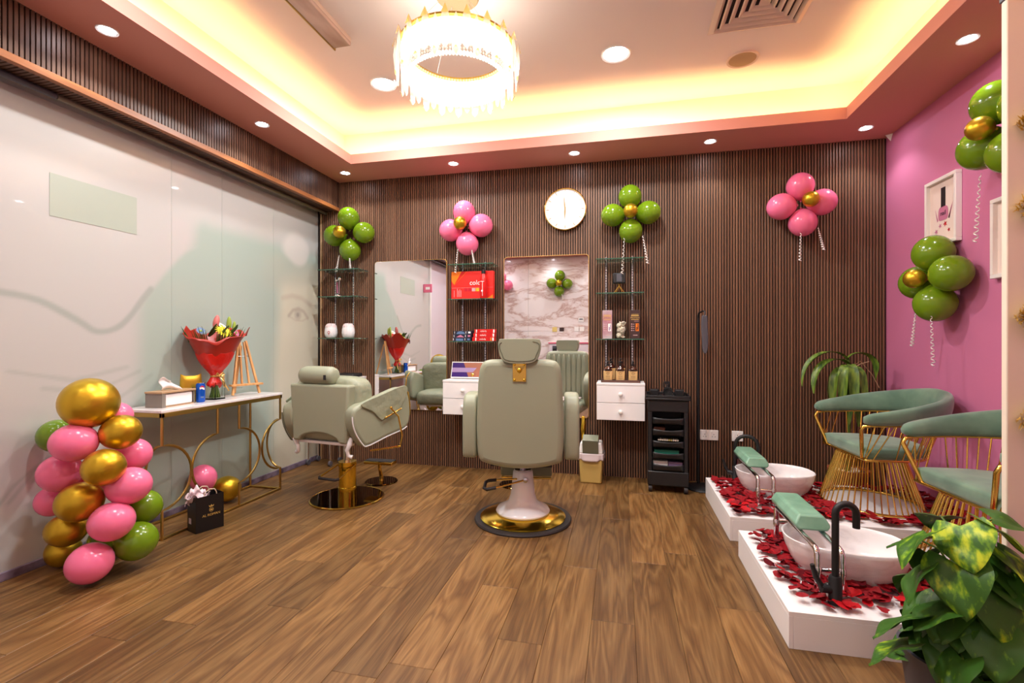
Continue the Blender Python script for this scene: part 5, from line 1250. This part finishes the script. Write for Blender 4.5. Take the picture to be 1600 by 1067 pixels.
# gold wire armchairs
def wire_chair(x, y, rz, label):
    t = thing('wire_armchair', label, 'chair', (x, y, PH + 0.0005), rz, 'gold wire armchairs')
    # seat ring: flat front at x=-0.155, round back
    def ring(th, s=1.0):
        c, s_ = math.cos(th), math.sin(th)
        xx = 0.275 * c if c > 0 else max(-0.16, 0.9 * c)
        yy = 0.268 * math.copysign(abs(s_) ** 0.8, s_)
        return (xx * s, yy * s)
    ths = [2 * PI * i / 72 for i in range(72)]
    MB().tube([(*ring(a), 0.335) for a in ths], 0.008, 8, True).build('seat_ring', 'gold_metal', t, smooth=60)
    def cus(u, v):
        a = 2 * PI * u; p = [(0.0, 0.335), (0.90, 0.335), (0.985, 0.350), (1.0, 0.378), (0.975, 0.402), (0.88, 0.412), (0.0, 0.418)]
        k = v * 6; i = min(int(k + 1e-6), 5); q = k - i
        r = p[i][0] * (1 - q) + p[i + 1][0] * q; z = p[i][1] * (1 - q) + p[i + 1][1] * q
        return (*ring(a, r), z)
    m = MB(); m.grid(cus, 72, 19, cu=True); m.build('seat_cushion', 'green_velvet', t, smooth=180)
    # base
    def bring(r, z): return [(r * math.cos(a) + 0.015 * (z > 0.2), r * math.sin(a), z) for a in ths]
    MB().tube(bring(0.278, 0.009), 0.009, 8, True).build('base_ring', 'gold_metal', t, smooth=60)
    MB().tube(bring(0.165, 0.328), 0.006, 8, True).build('base_ring', 'gold_metal', t, smooth=60)
    rm = MB().tube([(0.278, 0, 0.009), (0.180, 0, 0.328)], 0.0042, 6).mesh('base_rod', 60); rm.materials.append(MATS['gold_metal'])
    for k in range(48):
        o = bpy.data.objects.new('base_rod', rm); COL.objects.link(o); o.parent = t; o.rotation_euler = (0, 0, 2 * PI * k / 48)
    # padded rail
    def rail(s):            # s in -1..1, 0 = middle of the back
        a = s * rad(118); f = abs(s)
        rx, ry = 0.365, 0.325
        xx = rx * math.cos(a) if abs(a) < PI / 2 else 0.40 * math.cos(a)
        yy = ry * math.copysign(abs(math.sin(a)) ** 0.85, a)
        zt = 0.752 - 0.135 * f ** 1.35; hh = 0.165 - 0.10 * f ** 1.6
        return xx, yy, zt, hh
    def pad(u, v):
        s = -1 + 2 * v; xx, yy, zt, hh = rail(s); end = 0.55 + 0.45 * min(1, (1 - abs(s)) / 0.04)
        a = 2 * PI * u; n = Vector((xx, yy)).normalized()
        tk = 0.030 * math.copysign(abs(math.cos(a)) ** 0.8, math.cos(a)) * end; zz = zt - hh / 2 + hh / 2 * math.copysign(abs(math.sin(a)) ** 0.8, math.sin(a)) * end
        lean = 0.16 * (zz - zt + hh)
        return (xx + n.x * (tk + lean), yy + n.y * (tk + lean), zz)
    m = MB(); m.grid(pad, 16, 61, cu=True)
    m.f += [tuple(range(16))[::-1], tuple(range(60 * 16, 61 * 16))]
    m.build('arm_rail', 'green_velvet', t, smooth=80)
    MB().tube([(rail(s)[0], rail(s)[1], rail(s)[2] - rail(s)[3] - 0.004) for s in [-1 + 2 * i / 60 for i in range(61)]], 0.006, 8).build('rail_tube', 'gold_metal', t, smooth=60)
    for k in range(30):
        s = -0.93 + 1.86 * k / 29; xx, yy, zt, hh = rail(s)
        bx, by = ring(s * rad(122))
        MB().tube([(bx, by, 0.338), (xx, yy, zt - hh - 0.003)], 0.0038, 6).build('back_rod', 'gold_metal', t, smooth=60)
    for sg in (-1, 1):
        xx, yy, zt, hh = rail(sg)
        MB().tube([(-0.155, sg * 0.215, 0.338), (xx - 0.012, yy, zt - hh - 0.03), (xx + 0.0, yy, zt - hh - 0.006), (rail(sg * 0.96)[0], rail(sg * 0.96)[1], rail(sg * 0.96)[2] - rail(sg * 0.96)[3] - 0.004)], 0.011, 10).build('front_post', 'gold_metal', t, smooth=60)
    return t
wire_chair(1.585, 3.58, rad(4), 'green velvet armchair of gold wire on platform by slatted wall')
wire_chair(1.665, 2.64, rad(4), 'green velvet armchair of gold wire on platform half behind partition')

# rose petals
def petal_mesh(seed, m_):
    rr = random.Random(seed); m = MB(); cu = rr.uniform(0.25, 0.6); tw = rr.uniform(-0.5, 0.5)
    def fn(u, v):
        w = math.sin(PI * (0.12 + 0.80 * v)) ** 0.8; x = (u - 0.5) * w * 0.044
        return (x, (v - 0.5) * 0.046 + 0.004 * math.cos(3 * x * 60), 0.004 + cu * 14 * x * x + 0.010 * (v - 0.4) ** 2 * 4 * abs(tw) + x * tw * (v - 0.5) + 0.0015 * rr.random())
    m.grid(fn, 5, 5); me = m.mesh('petal', 180); me.materials.append(MATS[m_]); return me
PM = [petal_mesh(k, ('rose_petal', 'rose_petal', 'rose_petal_deep', 'rose_petal_bright')[k % 4]) for k in range(12)]
rp = random.Random(21)
def blocked(x, y, bs):
    for (bx, by, ra, rb, rot) in bs:
        c, s_ = math.cos(-rot), math.sin(-rot); dx, dy = x - bx, y - by
        u, v = dx * c - dy * s_, dx * s_ + dy * c
        if (u / ra) ** 2 + (v / rb) ** 2 < 1: return True
    return False
FB = [(1.0, 2.49, 0.19, 0.14, rad(-8)), (1.665, 2.64, 0.30, 0.30, 0)]
BB = [(1.05, 3.70, 0.19, 0.14, rad(6)), (1.585, 3.58, 0.30, 0.30, 0)]
spots_f = []; spots_b = []
while len(spots_f) < 540:
    x, y = rp.uniform(0.665, 1.62), rp.uniform(2.095, 2.88)
    # petals keep clear of the very edge strip and heap up around the basin
    if blocked(x, y, FB): continue
    edge = min(x - 0.64, y - 2.07)
    if edge < 0.035 + 0.035 * noise.noise((x * 9, y * 9, 0)): continue
    if y < 2.18 and x < 0.70 + 0.03 * rp.random(): continue
    if rp.random() > 0.25 + 0.75 * sm(0.02, 0.14, edge): continue
    spots_f.append((x, y))
while len(spots_b) < 620:
    x, y = rp.uniform(0.675, 2.02), rp.uniform(3.13, 3.95)
    if blocked(x, y, BB): continue
    edge = min((x - 0.64), y - 3.112)
    if edge < 0.03 + 0.03 * noise.noise((x * 9, y * 9, 4)): continue
    spots_b.append((x, y))
def tilt(): return Euler((rp.uniform(-0.35, 0.35), rp.uniform(-0.35, 0.35), rp.uniform(0, 6.28)))
def drop(p, label, group):
    me = PM[rp.randrange(12)]
    o = bpy.data.objects.new('rose_petal', me); COL.objects.link(o)
    o.rotation_euler = tilt(); s_ = rp.uniform(0.85, 1.4); o.scale = (s_, s_, s_)
    o.location = (p[0], p[1], PH + 0.011 + 0.012 * rp.random())
    tag(o, label, 'petal', group)
for p in spots_f[:190]: drop(p, 'loose dark red rose petal scattered on the platform beside the plant', 'petals on the platform beside the plant')
front_b = sorted(spots_b, key=lambda p: p[1] + 0.25 * p[0])
for p in front_b[:110]: drop(p, 'loose dark red rose petal scattered on the platform near slatted wall', 'petals on the platform near the slatted wall')
def heap(spots, name, label):
    m = MB()
    for p in spots:
        me = PM[rp.randrange(12)]; s_ = rp.uniform(0.85, 1.35)
        M = Matrix.Translation((p[0], p[1], PH + 0.010 + 0.010 * rp.random())) @ tilt().to_matrix().to_4x4() @ Matrix.Scale(s_, 4)
        m.add([v.co for v in me.vertices], [tuple(q.vertices) for q in me.polygons], M)
    o = m.build(name, 'rose_petal', None, smooth=180); tag(o, label, 'petals', kind='stuff')
heap(spots_f[190:], 'petal_heap', 'heap of dark red rose petals around basin on the platform by plant')
heap(front_b[110:], 'petal_heap', 'heap of dark red rose petals around basin on the platform by slats')

# ------------------------------------------------------------------ plants
def heart(seed):
    rr = random.Random(seed); m = MB(); dr = rr.uniform(0.25, 0.6); fo = rr.uniform(0.15, 0.45)
    def fn(u, v):
        w = (math.sin(PI * min(1, 0.10 + 0.90 * v) ** 0.62) ** 0.85) * 0.62 if v < 1 else 0.0
        x = (u - 0.5) * 2; back = -0.14 * abs(x) * (1 - v) ** 3 * 1.6
        xx = x * w * 0.95; yy = v + back
        zz = -dr * v * v * 0.7 + fo * abs(x) * w - 0.25 * x * x * w + 0.03 * math.sin(9 * v + 3 * x)
        return (xx, yy, zz)
    m.grid(fn, 9, 12); me = m.mesh('leaf', 180); me.materials.append(MATS['pothos_leaf']); return me
LM = [heart(k) for k in range(6)]
po = thing('potted_pothos', 'large variegated pothos climbing a brown pole in front of white platform', 'plant', (1.045, 1.80, 0))
MB().lathe([(0, 0), (0.10, 0), (0.125, 0.02), (0.15, 0.20), (0.155, 0.21), (0.145, 0.212), (0.14, 0.19), (0, 0.19)], 36).build('pot', 'dark_grey', po, smooth=40)
MB().lathe([(0, 0.192), (0.139, 0.192), (0.139, 0.185)], 24).build('soil', 'soil', po)
bump(MATS['moss_pole'], 60, 0.8, 4, dist=0.02)
MB().tube([(0, 0, 0.19), (0.0, 0, 0.40), (0.01, 0, 0.56)], [0.03, 0.03, 0.022], 14).build('moss_pole', 'moss_pole', po, smooth=60)
cr = math.cos(rad(12.8)); sr = math.sin(rad(12.8))
def pleaf(rx, z, dp, size, az, el, roll, var):
    """rx right of the pole and dp towards the room (metres), leaf direction az from +x, el up"""
    px, py = rx * cr + dp * sr, rx * sr - dp * cr
    d = Vector((math.cos(az) * math.cos(el), math.sin(az) * math.cos(el), math.sin(el)))
    o = bpy.data.objects.new('leaf', LM[rpl.randrange(6)]); COL.objects.link(o); o.parent = po
    q = d.to_track_quat('Y', 'Z').to_matrix().to_4x4() @ Matrix.Rotation(roll, 4, 'Y')
    o.matrix_local = Matrix.Translation((px, py, z)) @ q @ Matrix.Scale(size * 0.70, 4)
    o.color = (var, var, var, 1)
    a = Vector((0.0, 0, max(0.2, z - 0.10))); b = Vector((px, py, z)); mid = (a + b) / 2 + Vector((0, 0, 0.03))
    st = MB().tube([a, mid, b], 0.0032, 5).build('petiole', 'stem_green', po, smooth=60)
rpl = random.Random(5)
# azimuths: about -90 deg looks at the room side, 190 is to the left of the picture
HERO = [(-0.07, 0.645, 0.08, 0.19, -110, -40, 0.5, 0.22), (-0.13, 0.60, 0.04, 0.19, -165, -20, 0.5, 0.10), (0.02, 0.64, 0.06, 0.22, -50, -18, -0.4, 0.20), (-0.10, 0.54, 0.10, 0.20, -115, -45, 0.3, 0.10),
        (0.04, 0.57, 0.10, 0.2, -65, -30, -0.3, 0.17), (0.13, 0.63, -0.02, 0.15, -10, -5, 0.2, -0.02), (0.10, 0.48, 0.08, 0.22, -28, -25, -0.4, -0.06), (0.0, 0.46, 0.13, 0.20, -85, -55, 0.0, 0.03),
        (-0.15, 0.50, 0.05, 0.17, -160, -30, 0.6, 0.0), (-0.10, 0.40, 0.08, 0.19, -165, -15, 0.3, -0.06), (0.13, 0.40, 0.04, 0.22, -25, -30, 0.2, -0.10), (-0.03, 0.36, 0.14, 0.18, -120, -45, 0.2, -0.05),
        (0.08, 0.36, 0.12, 0.2, -60, -45, -0.2, -0.10), (-0.17, 0.34, 0.04, 0.2, -175, -15, 0.5, 0.04), (-0.10, 0.27, 0.12, 0.17, -150, -35, 0.4, -0.03), (0.02, 0.27, 0.15, 0.18, -90, -50, 0.0, -0.08),
        (0.12, 0.29, 0.10, 0.2, -40, -40, -0.3, -0.12), (-0.19, 0.26, 0.04, 0.19, -178, -20, 0.4, 0.10), (-0.06, 0.22, 0.14, 0.15, -125, -50, 0.2, 0.10), (0.09, 0.22, 0.13, 0.17, -60, -50, 0, -0.08),
        (0.00, 0.62, -0.06, 0.16, 80, -15, 0, 0.0), (-0.08, 0.55, -0.05, 0.16, 130, -20, 0, 0.0), (0.10, 0.52, -0.06, 0.17, 40, -25, 0, -0.05), (-0.05, 0.42, -0.08, 0.17, 110, -30, 0, -0.05), (0.06, 0.40, -0.08, 0.18, 60, -30, 0, -0.08)]
for h in HERO: pleaf(h[0], h[1], h[2], h[3], rad(h[4]), rad(h[5]), h[6], h[7])
for k in range(48):
    az = rpl.uniform(-200, -20) if k % 3 else rpl.uniform(0, 160); z = rpl.uniform(0.20, 0.56)
    pleaf(0.09 * math.cos(rad(az)) * 0.9, z, -0.09 * math.sin(rad(az)), rpl.uniform(0.12, 0.19), rad(az), rad(rpl.uniform(-55, -10)), rpl.uniform(-0.4, 0.4), rpl.uniform(-0.14, 0.0))
# dracaena behind the back platform
dp = thing('potted_dracaena', 'drooping strap-leaved plant in terracotta pot in corner by pink wall', 'plant', (1.70, 4.165, 0))
MB().lathe([(0, 0), (0.095, 0), (0.10, 0.01), (0.125, 0.19), (0.135, 0.19), (0.138, 0.225), (0.125, 0.227), (0.12, 0.2), (0, 0.2)], 36).build('pot', 'terracotta', dp, smooth=35)
MB().lathe([(0, 0.205), (0.119, 0.205), (0.119, 0.198)], 24).build('soil', 'soil', dp)
for k in range(14):
    a = random.uniform(0, 6.28); r = random.uniform(0.03, 0.105)
    MB().ell((r * math.cos(a), r * math.sin(a), 0.215), (0.018, 0.015, 0.011), None, 8, 6).build('pebble', 'cotton', dp, smooth=180)
MB().tube([(0, 0, 0.2), (0.005, 0, 0.55), (0.0, 0, 1.06)], [0.016, 0.013, 0.011], 10).build('trunk', 'stem_green', dp, smooth=60)
def strap(az, z0, L, rise, w, droop, rmax=0.3):
    m = MB(); pts = []
    d = Vector((math.cos(az), math.sin(az), 0)); n = Vector((-math.sin(az), math.cos(az), 0)); p = Vector((0, 0, z0)); el = rise; N = 14
    for i in range(N + 1):
        pts.append((p.copy(), el)); el -= droop / N * (1.5 - 1.0 * i / N); el = max(el, -1.5)
        p = p + (d * math.cos(el) + Vector((0, 0, math.sin(el)))) * (L / N)
    vs = []
    for i, (p, el) in enumerate(pts):
        t_ = i / N; ww = w * (math.sin(PI * (0.10 + 0.88 * t_)) ** 0.7); up = Vector((-d.x * math.sin(el), -d.y * math.sin(el), math.cos(el)))
        for s_ in (-1, -0.5, 0, 0.5, 1): vs.append(p + n * ww * s_ + up * ww * (0.45 * abs(s_) + 0.12 * math.sin(7 * t_ + 3 * s_)))
    fs = [(i * 5 + k, i * 5 + k + 1, i * 5 + k + 6, i * 5 + k + 5) for i in range(N) for k in range(4)]
    m.add(vs, fs); m.build('leaf', 'dracaena_leaf', dp, smooth=180)
for az, z0, L, rise, w, dr_ in ((-12, 1.06, 0.33, 1.35, 0.05, 3.3), (190, 1.05, 0.52, 1.1, 0.036, 2.5), (200, 1.02, 0.46, 0.9, 0.042, 2.4), (235, 1.0, 0.44, 1.0, 0.034, 4.2), (262, 1.0, 0.46, 1.1, 0.034, 4.6), (290, 0.99, 0.44, 1.0, 0.032, 4.5), (215, 0.98, 0.44, 0.9, 0.034, 3.6),
                          (250, 0.95, 0.46, 0.8, 0.034, 4.6), (275, 0.94, 0.46, 0.8, 0.034, 4.6), (310, 0.98, 0.38, 0.9, 0.03, 4.4), (150, 0.97, 0.36, 0.9, 0.03, 4.0)):
    strap(rad(az), z0, L, rise, w, dr_)
for az in (5, 25): MB().tube([(0, 0, 0.98), (0.09 * math.cos(rad(az)), 0.02, 1.05), (0.16, 0.0, 0.95), (0.20, -0.02, 0.85)] if az == 5 else [(0, 0, 0.97), (0.07, -0.03, 1.03), (0.12, -0.05, 1.05)], 0.003, 5).build('dry_blade', 'box_bamboo', dp)

# ------------------------------------------------------------------ pink wall pictures, sensor
def picture(yc, zc, w, h, art, label):
    t = thing('framed_print', label, 'picture', (X1, yc, zc), rad(-90))
    fw = 0.022; D = 0.035
    for q in ((-w / 2, w / 2, h / 2 - fw, h / 2), (-w / 2, w / 2, -h / 2, -h / 2 + fw), (-w / 2, -w / 2 + fw, -h / 2 + fw, h / 2 - fw), (w / 2 - fw, w / 2, -h / 2 + fw, h / 2 - fw)):
        MB().bb(q[0], q[1], -D, -0.001, q[2], q[3]).build('frame', 'frame_white', t, bevel=0.002)
    MB().bb(-w / 2 + fw, w / 2 - fw, -0.012, -0.002, -h / 2 + fw, h / 2 - fw).build('paper', 'art_paper', t)
    e = -0.0125
    if art:
        MB().bb(-0.022, 0.022, e - 0.001, e, 0.03, 0.155).build('drawn_cap', 'black_matte', t)
        MB().prism(sm_outline([(-0.042, -0.05), (-0.048, 0.0), (-0.03, 0.03), (0.03, 0.03), (0.048, 0.0), (0.042, -0.05), (0.0, -0.058)]), 0.0, 0.001, Matrix.Translation((0, e, 0)) @ RY).build('drawn_bottle', 'print_rose', t)
        text('drawn_word', 'nail', 0.042, 'black_matte', t, (0, e - 0.0015, -0.012), FACE)
        for k, (fx, fz, r) in enumerate(((-0.03, -0.09, 0.018), (0.02, -0.085, 0.022), (-0.07, -0.12, 0.02), (0.055, -0.13, 0.016), (-0.09, -0.16, 0.012))):
            MB().add([(fx + (r if i % 2 else r * 0.4) * math.cos(PI * i / 5), e - 0.0006, fz + (r if i % 2 else r * 0.4) * math.sin(PI * i / 5)) for i in range(10)], [tuple(range(10))]).build('drawn_flower', 'crimson_print' if k % 2 else 'print_rose', t)
        for sx, a in ((-1, 0.5), (1, 0.5), (1, 0.9)):
            MB().add([(sx * 0.05, e - 0.0005, -0.05), (sx * 0.06, e - 0.0005, -0.06), (sx * (0.07 + 0.03 * a), e - 0.0005, 0.03 * a + 0.02)], [(0, 1, 2)]).build('drawn_leaf', 'print_rose', t)
    else:
        MB().bb(-0.09, 0.09, e - 0.0006, e, -0.12, 0.10).build('drawn_block', 'print_rose', t)
picture(3.655, 2.045, 0.315, 0.44, True, 'white framed drawing of nail polish bottle on pink wall')
picture(3.06, 1.77, 0.315, 0.44, False, 'white framed print on pink wall cut off by partition')
t = thing('wall_sensor', 'tiny white sensor in upper corner of pink wall', 'sensor', (X1, 4.30, ZS))
MB().add([(-0.001, -0.03, -0.001), (-0.001, 0.03, -0.001), (-0.04, 0.0, -0.001), (-0.001, 0, -0.05)], [(0, 1, 2), (0, 2, 3), (2, 1, 3), (1, 0, 3)]).build('housing', 'white_plastic', t)
# tinsel diamonds on the partition
mat('tinsel_foil', (238, 206, 112), 0.35, 0.35)
def tinsel(z, s_, k):
    t = thing('tinsel_diamond', 'gold foil tinsel diamond pinned on cream partition', 'decoration', (1.345, 1.919, z), 0, 'tinsel diamonds on the partition')
    m = MB(); rr = random.Random(k)
    for i in range(900):
        a = rr.uniform(0, 2 * PI); rm_ = s_ / (abs(math.cos(a)) + abs(math.sin(a))); q = math.sqrt(rr.random()) * rm_
        p = Vector((q * math.cos(a), -0.006, q * math.sin(a))); L = rr.uniform(0.02, 0.036); b = rr.uniform(-0.6, 0.6)
        d = Vector((math.cos(a + b), -rr.uniform(0.5, 2.2), math.sin(a + b))).normalized() * L; n = d.cross(Vector((rr.uniform(-1, 1), rr.uniform(-1, 1), rr.uniform(-1, 1)))).normalized() * 0.0024
        m.add([p - n, p + n, p + d + n * 0.3, p + d - n * 0.3], [(0, 1, 2, 3)])
    o = m.build('foil_strands', 'tinsel_foil', t); o['kind'] = 'stuff'
    MB().add([(-s_ * 0.7, -0.003, 0), (0, -0.003, s_ * 0.7), (s_ * 0.7, -0.003, 0), (0, -0.003, -s_ * 0.7)], [(0, 1, 2, 3)]).build('card', 'gold_brushed', t, solid=0.003)
for k, (z, s_) in enumerate(((1.915, 0.075), (1.64, 0.078), (1.28, 0.08), (0.945, 0.075))): tinsel(z, s_, k)
# signs on the glass
t = thing('glass_sign', 'pale grey green rectangular film panel high on printed glass', 'sign', (X0, 2.22, 2.0))
MB().bb(0.001, 0.0022, -0.24, 0.24, -0.117, 0.117).build('film', 'sign_film', t)
t = thing('exit_sign', 'small pink box sign sticking out from printed glass near the door', 'sign', (-2.925, 1.66, 2.03))
MB().bb(-0.09, 0.05, -0.012, 0.012, -0.065, 0.065).build('plate', 'sign_pink', t, bevel=0.003)
MB().bb(-0.05, 0.02, -0.0128, -0.012, -0.02, 0.02).bb(-0.05, 0.02, 0.012, 0.0128, -0.02, 0.02).build('pictogram', 'print_white', t)

# ------------------------------------------------------------------ behind the camera (seen in the mirrors)
t = thing('reception_counter', 'white counter with pink edged top against marble wall, seen in the mirror', 'counter', (-0.92, Y0 + 0.014, 0))
MB().bb(-0.38, 0.36, 0.0, 0.25, 0.0, 1.16).build('body', 'door_lavender', t, bevel=0.004)
MB().bb(-0.40, 0.38, 0.0, 0.27, 1.16, 1.185).build('edge', 'sign_pink', t, bevel=0.003)
MB().bb(-0.40, 0.38, 0.0, 0.27, 1.185, 1.20).build('top', 'white_lacquer', t, bevel=0.003)
t = thing('card_reader', 'small black card reader on the front of the counter', 'device', (-1.20, Y0 + 0.265, 1.02))
MB().bb(-0.04, 0.04, 0.0, 0.03, 0.0, 0.1).build('case', 'black_plastic', t, bevel=0.005)
MB().bb(-0.03, 0.03, 0.03, 0.0315, 0.05, 0.09).build('screen', 'dark_grey', t)
YR = Y0 + 0.0125
for nm, x, z, w, h, mm, lab, cat in (('wall_card', -1.235, 1.43, 0.09, 0.09, 'cream_plate', 'square yellow notice on marble wall above the counter', 'notice'), ('wall_card', -1.10, 1.43, 0.085, 0.07, 'cocoa_box', 'small dark notice on marble wall above the counter', 'notice'),
                                ('switch_plate', -0.82, 1.435, 0.085, 0.085, 'white_plastic', 'white switch plate on marble wall, further from the thermostat', 'switch'), ('switch_plate', -0.72, 1.435, 0.085, 0.085, 'white_plastic', 'white switch plate on marble wall, below the thermostat', 'switch'), ('thermostat', -0.735, 1.61, 0.10, 0.08, 'white_plastic', 'white thermostat with dark display on marble wall', 'thermostat')):
    t = thing(nm, lab, cat, (x, YR, z))
    MB().bb(-w / 2, w / 2, 0, 0.012, -h / 2, h / 2).build('plate', mm, t, bevel=0.002)
    MB().bb(-w / 3, w / 3, 0.012, 0.013, 0 if nm == 'thermostat' else -h / 4, h / 4).build('face', 'dark_grey' if nm == 'thermostat' else mm, t)
